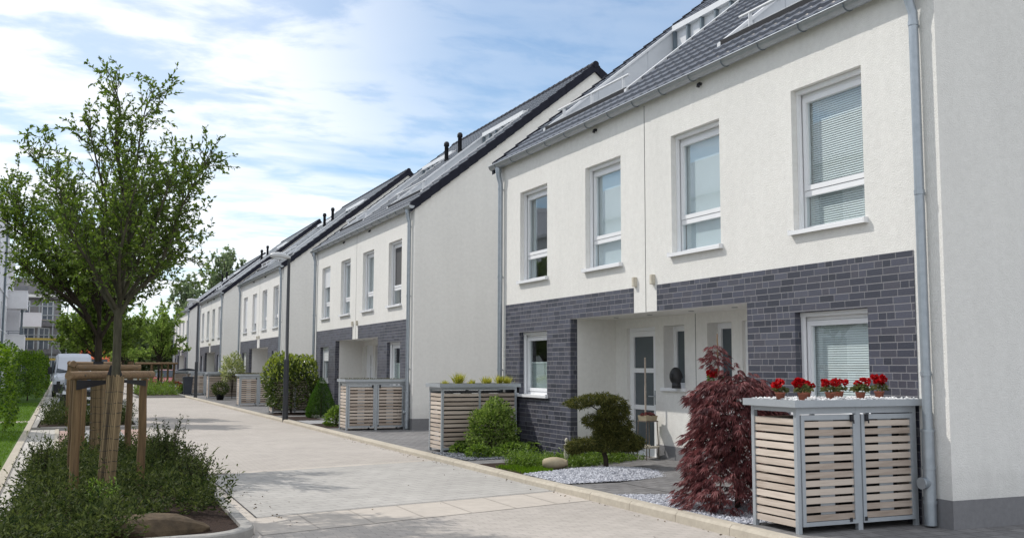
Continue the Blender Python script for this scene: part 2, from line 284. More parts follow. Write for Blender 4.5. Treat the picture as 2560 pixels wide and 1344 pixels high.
# ---------------------------------------------------------------- mesh building
class MB:
    def __init__(s): s.v = []; s.f = []; s.t = []; s.sm = []
    def add(s, vs, fs, tone=0.5, smooth=False):
        o = len(s.v); s.v.extend([tuple(p) for p in vs]); s.f.extend([[i + o for i in f] for f in fs])
        s.t.extend([tone] * len(fs)); s.sm.extend([smooth] * len(fs)); return s
    def quad(s, a, b, c, d, tone=.5): return s.add([a, b, c, d], [[0, 1, 2, 3]], tone)
    def box(s, x0, x1, y0, y1, z0, z1, tone=None):
        if tone is None: tone = random.random()
        return s.add([(x0, y0, z0), (x1, y0, z0), (x1, y1, z0), (x0, y1, z0), (x0, y0, z1), (x1, y0, z1), (x1, y1, z1), (x0, y1, z1)],
                     [[3, 2, 1, 0], [4, 5, 6, 7], [0, 1, 5, 4], [1, 2, 6, 5], [2, 3, 7, 6], [3, 0, 4, 7]], tone)
    def prism(s, poly, fn, tone=.5, smooth=False):
        """poly: list of 2D points, fn(p, k) with k=0/1 gives 3D"""
        n = len(poly); vs = [fn(p, 0) for p in poly] + [fn(p, 1) for p in poly]
        fs = [list(range(n))[::-1], list(range(n, 2 * n))] + [[i, (i + 1) % n, n + (i + 1) % n, n + i] for i in range(n)]
        return s.add(vs, fs, tone, smooth)
    def tube(s, pts, rad, n=10, caps=True, tone=.5, smooth=True):
        pts = [Vector(p) for p in pts]
        if not hasattr(rad, '__len__'): rad = [rad] * len(pts)
        vs = []; fs = []
        prev = None
        for i, p in enumerate(pts):
            t = (pts[min(i + 1, len(pts) - 1)] - pts[max(i - 1, 0)])
            if t.length < 1e-9: t = Vector((0, 0, 1))
            t.normalize()
            if prev is None:
                a = Vector((1, 0, 0)) if abs(t.x) < .8 else Vector((0, 1, 0))
                u = (a - t * a.dot(t)).normalized()
            else:
                u = (prev - t * prev.dot(t)); u = u.normalized() if u.length > 1e-6 else t.orthogonal().normalized()
            prev = u; w = t.cross(u)
            for k in range(n):
                a = 2 * PI * k / n
                vs.append(p + (u * math.cos(a) + w * math.sin(a)) * rad[i])
        for i in range(len(pts) - 1):
            for k in range(n):
                k2 = (k + 1) % n
                fs.append([i * n + k, i * n + k2, (i + 1) * n + k2, (i + 1) * n + k])
        s.add(vs, fs, tone, smooth)
        if caps:
            o = len(s.v)
            s.add([vs[k] for k in range(n)], [list(range(n))[::-1]], tone)
            s.add([vs[(len(pts) - 1) * n + k] for k in range(n)], [list(range(n))], tone)
        return s
    def lathe(s, prof, n=16, c=(0, 0, 0), tone=.5, smooth=True):
        vs = []; fs = []
        for r, z in prof:
            for k in range(n):
                a = 2 * PI * k / n; vs.append((c[0] + r * math.cos(a), c[1] + r * math.sin(a), c[2] + z))
        for i in range(len(prof) - 1):
            for k in range(n):
                k2 = (k + 1) % n; fs.append([i * n + k, i * n + k2, (i + 1) * n + k2, (i + 1) * n + k])
        fs.append(list(range(n))[::-1]); fs.append([(len(prof) - 1) * n + k for k in range(n)])
        return s.add(vs, fs, tone, smooth)
    def blob(s, c, r, seed=0, rough=.2, n=2, tone=.5, smooth=True, flat=1.0):
        import bmesh
        bm = bmesh.new(); bmesh.ops.create_icosphere(bm, subdivisions=n, radius=1)
        rg = np.random.default_rng(seed); k = rg.normal(size=(6, 3)); ph = rg.uniform(0, 6, 6)
        vs = []
        for v in bm.verts:
            p = np.array(v.co); d = 1 + rough * sum(math.sin(2.2 * float(k[i] @ p) + ph[i]) for i in range(6)) / 3
            vs.append((c[0] + p[0] * r[0] * d, c[1] + p[1] * r[1] * d, c[2] + p[2] * r[2] * d))
        fs = [[v.index for v in f.verts] for f in bm.faces]; bm.free()
        return s.add(vs, fs, tone, smooth)
    def mesh(s, name, mat):
        me = D.meshes.new(name); me.from_pydata(s.v, [], s.f)
        if mat: me.materials.append(M[mat] if isinstance(mat, str) else mat)
        a = me.attributes.new('tone', 'FLOAT', 'FACE'); a.data.foreach_set('value', s.t)
        me.polygons.foreach_set('use_smooth', s.sm)
        me.update(); return me
    def obj(s, name, mat, parent=None, loc=None, rotz=None, **kw):
        return link(name, s.mesh(name, mat), parent, loc, rotz, **kw)

def link(name, me, parent=None, loc=None, rotz=None, **props):
    o = D.objects.new(name, me); COL.objects.link(o)
    if parent is not None: o.parent = parent
    if loc is not None: o.location = loc
    if rotz is not None: o.rotation_euler = (0, 0, rotz)
    for k, v in props.items():
        if v is not None: o[k] = v
    return o

def thing(name, label, cat, loc=(0, 0, 0), rotz=0, group=None):
    o = D.objects.new(name, None); COL.objects.link(o); o.empty_display_size = .2
    o.location = loc; o.rotation_euler = (0, 0, rotz); o['label'] = label; o['category'] = cat
    if group: o['group'] = group
    return o

def struct(o): o['kind'] = 'structure'; return o
def stuff(o): o['kind'] = 'stuff'; return o

def quadmesh(name, V, mat, tone=None, k=4):
    """V: (n, k, 3) array of separate k-gons"""
    V = np.ascontiguousarray(V, dtype=np.float32); n = len(V)
    me = D.meshes.new(name)
    me.vertices.add(n * k); me.vertices.foreach_set('co', V.reshape(-1))
    me.loops.add(n * k); me.loops.foreach_set('vertex_index', np.arange(n * k, dtype=np.int32))
    me.polygons.add(n); me.polygons.foreach_set('loop_start', np.arange(0, n * k, k, dtype=np.int32))
    me.materials.append(M[mat] if isinstance(mat, str) else mat)
    if tone is None: tone = RNG.uniform(0, 1, n)
    a = me.attributes.new('tone', 'FLOAT', 'FACE'); a.data.foreach_set('value', np.ascontiguousarray(tone, dtype=np.float32))
    me.update(calc_edges=True); me.validate(); return me

def unit(a): return a / np.maximum(np.linalg.norm(a, axis=-1, keepdims=True), 1e-9)

def leaves(P, Dr, L, W, droop=0.0, rng=RNG):
    """kite-shaped leaves at P pointing along Dr; L, W scalars or arrays. Returns (n,4,3)"""
    n = len(P); Dr = unit(Dr); L = np.broadcast_to(np.asarray(L, float), (n,))[:, None]; W = np.broadcast_to(np.asarray(W, float), (n,))[:, None]
    s = unit(np.cross(Dr, rng.normal(size=(n, 3))))
    up = np.cross(s, Dr)
    a = P; m = P + Dr * L * .45
    b = m + s * W * .5 + up * W * .18; d = m - s * W * .5 + up * W * .18
    c = P + Dr * L - np.array([0, 0, 1.0]) * droop * L
    return np.stack([a, b, c, d], 1)

def sphere_dirs(n, rng=RNG): return unit(rng.normal(size=(n, 3)))
SUNE, SKYS, CLB, CLOFF, EXPO = 2.5, 1.0, 9.0, (5.6, 0.9, 0.0), 0.38
# ================================================================ houses
HW, HD = 11.76, 10.83            # facade width, depth
RZ = lambda x: 6.0 + .808 * x     # top of the tiles, street side
WZ = lambda x: 5.80 + .805 * x    # top of the gable wall
APX = HD / 2
MESH = {}
def cached(key, fn):
    if key not in MESH: MESH[key] = fn()
    return MESH[key]

UPW = [(1.10, 1.24), (3.88, 1.24), (6.64, 1.24), (9.42, 1.24)]      # near -> far
UZ0, UZ1 = 3.33, 5.14
GFW = [(1.10, 1.25), (9.41, 1.25)]
GZ0, GZ1 = 1.10, 2.318
PY0, PY1, PZ, PD = 3.31, 8.45, 2.495, .92        # porch
FL = .12                                          # porch floor
DOORS = [(3.72, .95), (7.09, .95)]
SLITS = [(4.93, .63), (6.20, .63)]
BT = 2.899
SL0, SL1 = 5.55, 6.25

def grid_face(mb, us, vs, solid, fn, tone=.5):
    for i in range(len(us) - 1):
        for j in range(len(vs) - 1):
            if solid((us[i] + us[i + 1]) / 2, (vs[j] + vs[j + 1]) / 2):
                mb.add([fn(us[i], vs[j]), fn(us[i + 1], vs[j]), fn(us[i + 1], vs[j + 1]), fn(us[i], vs[j + 1])], [[3, 2, 1, 0]], tone)

def reveal(mb, y0, y1, z0, z1, x0, x1):
    mb.quad((x0, y0, z0), (x1, y0, z0), (x1, y0, z1), (x0, y0, z1))
    mb.quad((x0, y1, z1), (x1, y1, z1), (x1, y1, z0), (x0, y1, z0))
    mb.quad((x0, y0, z1), (x1, y0, z1), (x1, y1, z1), (x0, y1, z1))
    mb.quad((x0, y1, z0), (x1, y1, z0), (x1, y0, z0), (x0, y0, z0))

def wall_mesh():
    mb = MB()
    holes = [(y, y + w, UZ0, UZ1) for y, w in UPW] + [(y, y + w, GZ0, GZ1) for y, w in GFW] + [(PY0, PY1, -1, PZ)]
    us = sorted({0, HW, .4, HW - .4, SL0, SL1} | {h[0] for h in holes} | {h[1] for h in holes})
    vs = sorted({.289, 0, BT, 5.86, PZ, GZ0, GZ1, UZ0, UZ1})
    grid_face(mb, us, vs, lambda u, v: not any(h[0] < u < h[1] and h[2] < v < h[3] for h in holes), lambda u, v: (0, u, v))
    for y, w in UPW: reveal(mb, y, y + w, UZ0, UZ1, 0, .34)
    # gables and back
    for y, s in ((0, 1), (HW, -1)):
        p = [(0, y, 0), (0, y, WZ(0)), (APX, y, WZ(APX)), (HD, y, WZ(0)), (HD, y, 0)]
        mb.add(p, [[0, 1, 2, 3, 4] if s < 0 else [4, 3, 2, 1, 0]])
    mb.quad((HD, 0, 0), (HD, HW, 0), (HD, HW, WZ(0)), (HD, 0, WZ(0)))
    # porch recess: ceiling, side walls, back wall with openings
    mb.quad((0, PY0, PZ), (PD, PY0, PZ), (PD, PY1, PZ), (0, PY1, PZ))
    mb.quad((.13, PY0, 0), (.13, PY0, PZ), (PD, PY0, PZ), (PD, PY0, 0))
    mb.quad((.13, PY1, 0), (PD, PY1, 0), (PD, PY1, PZ), (.13, PY1, PZ))
    oh = [(y, y + w, FL, 2.33) for y, w in DOORS] + [(y, y + w, 1.29, 2.33) for y, w in SLITS]
    us = sorted({PY0, PY1} | {h[0] for h in oh} | {h[1] for h in oh}); vs = [0, FL, 1.29, 2.33, PZ]
    grid_face(mb, us, vs, lambda u, v: not any(h[0] < u < h[1] and h[2] < v < h[3] for h in oh), lambda u, v: (PD, u, v))
    for y, w in SLITS: reveal(mb, y, y + w, 1.29, 2.33, PD, PD + .26)
    for y, w in DOORS: reveal(mb, y, y + w, FL, 2.33, PD, PD + .12)
    # a floor slab and back-of-room wall close the inside
    return mb.mesh('wall', 'stucco')

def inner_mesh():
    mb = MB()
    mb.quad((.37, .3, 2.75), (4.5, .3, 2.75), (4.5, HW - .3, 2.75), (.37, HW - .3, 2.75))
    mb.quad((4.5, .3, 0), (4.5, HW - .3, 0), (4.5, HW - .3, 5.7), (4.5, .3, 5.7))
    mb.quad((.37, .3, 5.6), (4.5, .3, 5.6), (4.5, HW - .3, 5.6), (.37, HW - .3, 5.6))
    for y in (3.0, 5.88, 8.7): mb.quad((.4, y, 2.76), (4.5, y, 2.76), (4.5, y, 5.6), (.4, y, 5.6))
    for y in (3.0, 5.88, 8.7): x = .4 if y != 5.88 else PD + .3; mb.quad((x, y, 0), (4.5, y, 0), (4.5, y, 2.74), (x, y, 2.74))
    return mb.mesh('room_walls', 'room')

def brick_mesh():
    mb = MB(); e = .009
    holes = [(y, y + w, GZ0, GZ1) for y, w in GFW] + [(PY0, PY1, -1, PZ), (SL0, SL1, PZ, 9)]
    us = sorted({.4, HW - .4, SL0, SL1} | {h[0] for h in holes} | {h[1] for h in holes}); vs = [0, GZ0, GZ1, PZ, BT]
    grid_face(mb, us, vs, lambda u, v: not any(h[0] < u < h[1] and h[2] < v < h[3] for h in holes), lambda u, v: (-e, u, v))
    for a, b in ((.4, SL0), (SL1, HW - .4)): mb.quad((-e, a, BT), (-e, b, BT), (0, b, BT), (0, a, BT))
    for y in (SL0, SL1): mb.quad((-e, y, PZ), (0, y, PZ), (0, y, BT), (-e, y, BT))
    for y in (.4, HW - .4): mb.quad((-e, y, 0), (0, y, 0), (0, y, BT), (-e, y, BT))
    mb.quad((-e, PY0, PZ), (-e, PY1, PZ), (0, PY1, PZ), (0, PY0, PZ))
    for y, w in GFW: reveal(mb, y, y + w, GZ0, GZ1, -e, .30)
    for y in (PY0, PY1): mb.quad((-e, y, 0), (.13, y, 0), (.13, y, PZ), (-e, y, PZ))
    return mb.mesh('brick_facing', 'brick')

def plinth_mesh():
    mb = MB(); z = .289; e = .012
    for a, b in ((0, .4), (HW - .4, HW)): mb.box(-e, 0, a - (e if a == 0 else 0), b + (e if b == HW else 0), 0, z, .5)
    mb.box(0, HD, -e, 0, 0, z, .5); mb.box(0, HD, HW, HW + e, 0, z, .5)
    segs = [(PY0, DOORS[0][0] - .02), (DOORS[0][0] + .97, DOORS[1][0] - .02), (DOORS[1][0] + .97, PY1)]
    for a, b in segs: mb.box(PD - e, PD, a, b, 0, .34, .5)
    return mb.mesh('plinth', 'plinth')

LOG = [(1.42, 4.72), (7.55, 10.85)]
XA, XB = -.13 + .27 * 3, -.13 + .27 * 15
def roof_mesh():
    mb = MB()
    K = 21
    def hgt(y): 
        f = (y / .24) % 1.0
        return .015 * (.5 + .5 * math.cos(2 * PI * f)) ** 1.6 + .003 * math.cos(4 * PI * f)
    for k in range(K):
        x0 = -.13 + .27 * k; x1 = min(x0 + .27, APX + .02) + .01
        if 3 <= k < 15: spans = [(-.05, LOG[0][0]), (LOG[0][1], LOG[1][0]), (LOG[1][1], HW + .05)]
        else: spans = [(-.05, HW + .05)]
        for a, b in spans:
            n = max(2, int(round((b - a) / .04)))
            ys = np.linspace(a, b, n + 1)
            vs = []; jit = .0
            for y in ys:
                h = hgt(y); j = .004 * math.sin(37.0 * math.floor(y / .24) + 11 * k)
                vs += [(x0 + j, y, RZ(x0) + .040 + h), (x1, y, RZ(x1) - .014 + h), (x0 + .004 + j, y, RZ(x0) - .022 + h * .3)]
            fs = []
            for i in range(n):
                o = 3 * i
                fs += [[o, o + 1, o + 4, o + 3], [o + 2, o, o + 3, o + 5]]
            mb.add(vs, fs, .5, False)
    # rear slope
    zr = RZ(APX)
    mb.quad((APX, -.05, zr), (HD + .1, -.05, 5.92), (HD + .1, HW + .05, 5.92), (APX, HW + .05, zr))
    # underlay closing the eave and the tile edges
    for a, b in ((-.04, LOG[0][0]), (LOG[0][1], LOG[1][0]), (LOG[1][1], HW + .04)):
        mb.quad((-.05, a, RZ(-.05) - .05), (APX, a, RZ(APX) - .05), (APX, b, RZ(APX) - .05), (-.05, b, RZ(-.05) - .05))
    for a, b in LOG:
        mb.quad((-.05, a, RZ(-.05) - .05), (XA, a, RZ(XA) - .05), (XA, b, RZ(XA) - .05), (-.05, b, RZ(-.05) - .05))
        mb.quad((XB, a, RZ(XB) - .05), (APX, a, RZ(APX) - .05), (APX, b, RZ(APX) - .05), (XB, b, RZ(XB) - .05))
    mb.quad((-.05, 0, 5.86), (0, 0, 5.86), (0, HW, 5.86), (-.05, HW, 5.86))
    return mb.mesh('roof', 'tile')

def verge_mesh(side):
    mb = MB()
    for y0, y1 in (((-.075, .03), (HW - .03, HW + .075))[side],):
        for k in range(21):
            x0 = -.13 + .27 * k; x1 = min(x0 + .285, APX)
            za, zb = RZ(x0) + .075, RZ(x1) + .045
            o = .006 * (k % 2)
            mb.prism([(x0, za - .27), (x1, zb - .26), (x1, zb), (x0, za)], lambda p, s, y0=y0, y1=y1, o=o: (p[0], (y0 - o, y1 + o)[s], p[1]), random.random())
        for k in range(21):
            x0 = HD + .13 - .27 * k; x1 = max(x0 - .285, APX)
            za, zb = RZ(HD - x0) + .075, RZ(HD - x1) + .045
            mb.prism([(x0, za - .27), (x1, zb - .26), (x1, zb), (x0, za)], lambda p, s, y0=y0, y1=y1: (p[0], (y1, y0)[s], p[1]), random.random())
    return mb.mesh('verge', 'tiledark')

def ridge_mesh():
    mb = MB(); z = RZ(APX) + .005; y = -.09
    while y < HW + .05:
        mb.tube([(APX, y, z), (APX, y + .03, z), (APX, min(y + .40, HW + .09), z - .006)], [.098, .094, .088], 12); y += .38
    return mb.mesh('ridge', 'tiledark')

def gutter_mesh():
    mb = MB(); r = .078; cx, cz = -.115, 5.865; n = 8
    prof = [(cx - r - .012, cz + .012), (cx - r - .012, cz - .004)] + [(cx + r * math.cos(PI + PI * k / n), cz + r * math.sin(PI + PI * k / n)) for k in range(n + 1)]
    y0, y1 = -.10, HW + .12
    vs = [(p[0], y0, p[1]) for p in prof] + [(p[0], y1, p[1]) for p in prof]; m = len(prof)
    mb.add(vs, [[i, i + 1, m + i + 1, m + i] for i in range(m - 1)], .5, True)
    mb.tube([(cx - r - .004, y0, cz + .012), (cx - r - .004, y1, cz + .012)], .011, 6)
    for y in (y0, y1): mb.add([(p[0], y, p[1]) for p in prof], [list(range(m))], .5)
    return mb.mesh('gutter', 'zinc')

def bracket_mesh():
    mb = MB(); r = .084; cx, cz = -.115, 5.865; y = 0; n = 9
    if 1:
        mb.tube([(cx + r * math.cos(PI * 1.0 + PI * k / n), y, cz + r * math.sin(PI + PI * k / n)) for k in range(n + 1)], .006, 5, smooth=False); y += .80
    return mb.mesh('gutter_bracket', 'post')

def pipe_mesh(y):
    def f():
        mb = MB(); x = -.105
        mb.tube([(-.115, y, 5.80), (-.115, y, 5.66), (-.108, y, 5.60), (-.075, y - .02, 5.46), (-.075, y - .02, 5.38), (-.075, y - .02, .96)], [.055, .055, .05, .05, .05, .05], 14)
        mb.tube([(-.115, y, 5.80), (-.115, y, 5.70)], .066, 14)
        mb.tube([(-.08, y - .02, .98), (-.08, y - .02, .02)], .062, 14)
        for z in (5.37, 3.52, 1.60): mb.tube([(-.075, y - .02, z), (-.075, y - .02, z - .05)], .056, 14)
        for z in (1.0, .62, .27): mb.tube([(-.08, y - .02, z), (-.08, y - .02, z - .03)], .069, 14)
        for z in (5.34, 3.5, 1.58, .6, .26): mb.box(-.06, 0, y - .03, y - .01, z - .02, z)
        return mb.mesh('downpipe', 'zincpipe')
    return cached(('pipe', y), f)
def cap_mesh():
    mb = MB(); y = .22
    mb.tube([(-.10, y, .45), (-.17, y, .45), (-.175, y, .45)], [.055, .055, .06], 14); mb.tube([(-.175, y, .45), (-.195, y, .45)], .062, 14)
    return mb.mesh('inspection_cap', 'zincpipe')

# ---- windows: local origin at the opening's lower near corner, x into the wall
def frame_mesh(w, h, tr):
    def f():
        mb = MB(); xf = .15; fw = .05
        mb.box(xf, xf + .07, 0, fw, 0, h, .5); mb.box(xf, xf + .07, w - fw, w, 0, h, .5)
        mb.box(xf, xf + .07, fw, w - fw, 0, .06, .5); mb.box(xf, xf + .07, fw, w - fw, h - .10, h, .5)
        # sash
        a, b = fw + .006, w - fw - .006; sx0, sx1 = xf - .012, xf + .05; sw = .062
        zs = [(.066, h - .106)] if not tr else [(tr + .03, h - .106)]
        for z0, z1 in zs:
            mb.box(sx0, sx1, a, a + sw, z0, z1, .5); mb.box(sx0, sx1, b - sw, b, z0, z1, .5)
            mb.box(sx0, sx1, a + sw, b - sw, z0, z0 + sw, .5); mb.box(sx0, sx1, a + sw, b - sw, z1 - sw, z1, .5)
        if tr: mb.box(xf - .004, xf + .06, fw, w - fw, tr - .045, tr + .024, .5)
        # shutter guide rails and slot cover
        for y in (0.0, w - .045): mb.box(.085, xf - .02, y + .002, y + .043, 0.01, h - .05, .5)
        mb.box(.075, xf - .018, .002, w - .002, h - .055, h - .004, .5)
        return mb.mesh('window', 'pvc')
    return cached(('frame', w, h, tr), f)
def pane_mesh(w, h, tr):
    def f():
        mb = MB(); x = .175
        for z0, z1 in ([(.06, tr - .03), (tr + .02, h - .1)] if tr else [(.06, h - .1)]):
            mb.quad((x, .05, z0), (x, .05, z1), (x, w - .05, z1), (x, w - .05, z0))
        return mb.mesh('pane', 'glass')
    return cached(('pane', w, h, tr), f)
def sill_mesh(w):
    def f():
        mb = MB(); mb.box(-.062, .15, -.03, w + .03, -.012, 0.004, .5); mb.box(-.066, -.05, -.032, w + .032, -.045, .006, .5)
        for y in (-.045, w + .028): mb.box(-.066, .06, y, y + .017, -.045, .022, .5)
        return mb.mesh('sill', 'pvc')
    return cached(('sill', w), f)
def blind_mesh(kind, w, h, tr):
    def f():
        mb = MB(); x = .235; mat = 'frost'
        if kind == 'frost':
            mb.quad((x, .05, .04), (x, .05, h - .06), (x, w - .05, h - .06), (x, w - .05, .04))
        elif kind in ('slats', 'halfslats', 'halfpleat'):
            mat = 'slat' if 'slats' in kind else 'pleat'; z = .08; top = h - .08 if kind == 'slats' else h * .5
            while z < top:
                if mat == 'slat': mb.quad((x - .006, .05, z), (x + .007, .05, z + .0265), (x + .007, w - .05, z + .0265), (x - .006, w - .05, z))
                else:
                    mb.quad((x - .012, .05, z), (x + .012, .05, z + .0115), (x + .012, w - .05, z + .0115), (x - .012, w - .05, z))
                    mb.quad((x + .012, .05, z + .0115), (x - .012, .05, z + .023), (x - .012, w - .05, z + .023), (x + .012, w - .05, z + .0115))
                z += .0285 if mat == 'slat' else .023
            if kind == 'slats':
                for y in (.25, w - .25): mb.box(x - .014, x - .012, y, y + .004, .06, top)
            else: mb.box(x - .02, x + .02, .05, w - .05, top, top + .025, .5)
        elif kind == 'screen':
            mat = 'darkscreen'; mb.quad((.172, .05, tr or .05), (.172, .05, h - .1), (.172, w - .05, h - .1), (.172, w - .05, tr or .05))
        elif kind in ('curtain', 'sidecurtain'):
            mat = 'curtain'; n = 60; vs = []; spans = [(.05, w - .05)] if kind == 'curtain' else [(.02, w * .18), (w * .80, w - .02)]
            for a, b in spans:
                vs = []
                for i in range(n + 1):
                    y = a + (b - a) * i / n; xx = x + .04 + .025 * math.sin(y * 55) * (1 if kind == 'curtain' else 1.2)
                    vs += [(xx, y, .02), (xx, y, h - .03)]
                mb.add(vs, [[2 * i, 2 * i + 1, 2 * i + 3, 2 * i + 2] for i in range(n)], .5, True)
        return mb.mesh('blind', mat)
    return cached((kind, w, h, tr), f)
def shutter_mesh(w, h, frac):
    def f():
        mb = MB(); z = h - .05
        while z > h - .05 - frac * (h - .05) + .01:
            mb.box(.10, .112, .03, w - .03, z - .051, z - .003, .5); z -= .055
        return mb.mesh('shutter', 'pvc')
    return cached(('sh', w, h, frac), f)

def add_window(house, y, w, z, h, tr, blind=None, shutter=0):
    o = link('window', frame_mesh(w, h, tr), house, (0, y, z))
    link('pane', pane_mesh(w, h, tr), o); link('sill', sill_mesh(w), o)
    if blind: link('blind', blind_mesh(blind, w, h, tr), o)
    if shutter: link('shutter', shutter_mesh(w, h, shutter), o)
    return o

def door_mesh(kind):
    def f():
        mb = MB(); x = PD + .06; w = .95; h = 2.33 - FL
        mb.box(x, x + .07, 0, .055, 0, h, .5); mb.box(x, x + .07, w - .055, w, 0, h, .5); mb.box(x, x + .07, .055, w - .055, h - .06, h, .5)
        lx0, lx1 = x - .008, x + .05; a, b = .06, w - .06
        if kind == 'three':
            mb.box(lx0, lx1, a, a + .085, .0, h - .065, .5); mb.box(lx0, lx1, b - .085, b, .0, h - .065, .5)
            for z0, z1 in ((0, .13), (.78, .86), (1.42, 1.50), (2.05, h - .065)): mb.box(lx0, lx1, a + .085, b - .085, z0, z1, .5)
        else:
            g0, g1 = (.30, .42)
            mb.box(lx0, lx1, a, a + g0, 0, h - .065, .5); mb.box(lx0, lx1, a + g1, b, 0, h - .065, .5)
            mb.box(lx0, lx1, a + g0, a + g1, 0, .3, .5); mb.box(lx0, lx1, a + g0, a + g1, 1.9, h - .065, .5)
            for z in (.7, 1.1, 1.5): mb.box(lx0, lx1 - .01, a + g0, a + g1, z - .02, z + .02, .5)
        return mb.mesh('door', 'pvc')
    return cached(('door', kind), f)
def doorglass_mesh(kind):
    def f():
        mb = MB(); x = PD + .085
        if kind == 'three':
            for z0, z1 in ((.12, .79), (.85, 1.43), (1.49, 2.06)): mb.quad((x, .14, z0), (x, .14, z1), (x, .81, z1), (x, .81, z0))
        else: mb.quad((x, .35, .28), (x, .35, 1.92), (x, .49, 1.92), (x, .49, .28))
        return mb.mesh('door_glass', 'doorglass')
    return cached(('dg', kind), f)
def handle_mesh():
    mb = MB(); x = PD + .05
    mb.box(x - .012, x, .075, .105, .88, 1.12); mb.tube([(x - .01, .09, 1.02), (x - .06, .09, 1.02), (x - .06, .21, 1.02)], .01, 6)
    return mb.mesh('handle', 'steel')
def slit_mesh():
    mb = MB(); w, h = .63, 1.04; x = PD + .20
    mb.box(x, x + .06, 0, .09, 0, h, .5); mb.box(x, x + .06, w - .09, w, 0, h, .5); mb.box(x, x + .06, .09, w - .09, 0, .09, .5); mb.box(x, x + .06, .09, w - .09, h - .09, h, .5)
    return mb.mesh('window', 'pvc')
def slitpane_mesh():
    mb = MB(); x = PD + .23; mb.quad((x, .08, .08), (x, .08, .96), (x, .55, .96), (x, .55, .08)); return mb.mesh('pane', 'doorglass')
def slitsill_mesh():
    mb = MB(); mb.box(PD - .05, PD + .2, -.04, .67, -.045, 0.006, .5); return mb.mesh('sill', 'pvc')

# ---- roof terrace cut into the slope
def loggia_mesh(a, b):
    def f():
        mb = MB(); zf = RZ(XA) - .28
        for y, s in ((a, 1), (b, -1)):
            mb.add([(XA, y, zf), (XA, y, RZ(XA) + .02), (XB, y, RZ(XB) + .02), (XB, y, zf)], [[0, 1, 2, 3] if s > 0 else [3, 2, 1, 0]], .5)
            for k in range(1, 5):
                x = XA + k * .62
                mb.box(x - .006, x + .006, y + (.0 if s > 0 else -.012), y + (.012 if s > 0 else 0), zf, RZ(x) - .02, .5)
        mb.quad((XA, a, zf), (XB, a, zf), (XB, b, zf), (XA, b, zf))
        mb.quad((XB, a, zf), (XB, b, zf), (XB, b, RZ(XB)), (XB, a, RZ(XB)))
        mb.quad((XA, a, zf), (XA, b, zf), (XA, b, RZ(XA) - .05), (XA, a, RZ(XA) - .05))
        return mb.mesh('roof_terrace', 'cheek')
    return cached(('log', a, b), f)
def coping_mesh(a, b):
    def f():
        mb = MB()
        for y0, y1 in ((a - .05, a + .03), (b - .03, b + .05)):
            x0, x1 = XA - .05, XB + .02
            mb.prism([(x0, RZ(x0) + .0), (x1, RZ(x1)), (x1, RZ(x1) + .06), (x0, RZ(x0) + .06)], lambda p, s, y0=y0, y1=y1: (p[0], (y0, y1)[s], p[1]))
        mb.box(XB - .14, XB + .06, a + .03, b - .03, RZ(XB) - .09, RZ(XB) + .035, .5)
        return mb.mesh('coping', 'white')
    return cached(('cop', a, b), f)
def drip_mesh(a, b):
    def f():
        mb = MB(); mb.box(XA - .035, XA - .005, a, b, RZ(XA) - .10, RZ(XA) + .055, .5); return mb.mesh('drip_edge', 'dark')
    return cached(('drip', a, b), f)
def band_mesh(a, b):
    def f():
        mb = MB(); y = a + .10; zt = RZ(XB) - .09
        while y < b - .05:
            mb.box(XB - .12, XB - .04, y, y + .055, zt - 1.9, zt, .5); y += .52
        return mb.mesh('glazing_post', 'post')
    return cached(('bandm', a, b), f)
def panel_mesh(a, b):
    def f():
        mb = MB(); x = XB - .035; zt = RZ(XB) - .09; mb.quad((x, a, zt - 2.0), (x, a, zt), (x, b, zt), (x, b, zt - 2.0)); return mb.mesh('terrace_window', 'white')
    return cached(('pan', a, b), f)
def rail_mesh(a, b):
    def f():
        mb = MB(); x = XA + .16; z = RZ(XA) + .37
        mb.tube([(x, a + .2, z), (x, b - .25, z)], .024, 8)
        for y in np.linspace(a + .4, b - .5, 3):
            mb.box(x - .03, x + .03, y - .008, y + .008, RZ(XA) - .25, z - .02, .5)
        mb.tube([(x, a + .2, z - .2), (x, b - .25, z - .2)], .005, 5)
        return mb.mesh('railing', 'white')
    return cached(('rail', a, b), f)

def vent_mesh():
    mb = MB(); mb.tube([(0, 0, -.25), (0, 0, .50), (0, 0, .51), (0, 0, .60), (0, 0, .66)], [.068, .068, .092, .092, .06], 12)
    mb.tube([(0, 0, .02), (0, 0, .05)], .085, 12); return mb.mesh('vent_pipe', 'black')

def lampbox_mesh():
    mb = MB(); mb.box(-.055, 0, -.035, .035, 0, .15, .5); mb.box(-.062, -.055, -.028, .028, .01, .14, .5); return mb.mesh('wall_lamp', 'plaster')
def eavepipe_mesh():
    mb = MB(); mb.tube([(.0, 0, 0), (-.03, 0, 0), (-.05, 0, -.012), (-.055, 0, -.05)], .026, 8); return mb.mesh('eave_vent', 'black')
def spot_mesh():
    mb = MB(); mb.tube([(0, 0, 0), (0, 0, -.006)], .045, 10); return mb.mesh('soffit_spot', 'post')
def seam_mesh():
    mb = MB(); mb.box(-.004, 0.002, 5.876, 5.884, PZ, 5.79, .5); mb.box(PD - .004, PD + .002, 5.876, 5.884, .34, PZ, .5); return mb.mesh('party_joint', 'line')
def step_mesh():
    mb = MB(); mb.add([(-1.0, 3.0, .004), (-1.0, 8.6, .004), (-.01, 8.6, .05), (-.01, 3.0, .05)], [[3, 2, 1, 0]]); mb.add([(-.012, PY0 + .002, .05), (-.012, PY1 - .002, .05), (PD, PY1 - .002, FL), (PD, PY0 + .002, FL)], [[3, 2, 1, 0]]); return mb.mesh('porch_floor', 'drive')

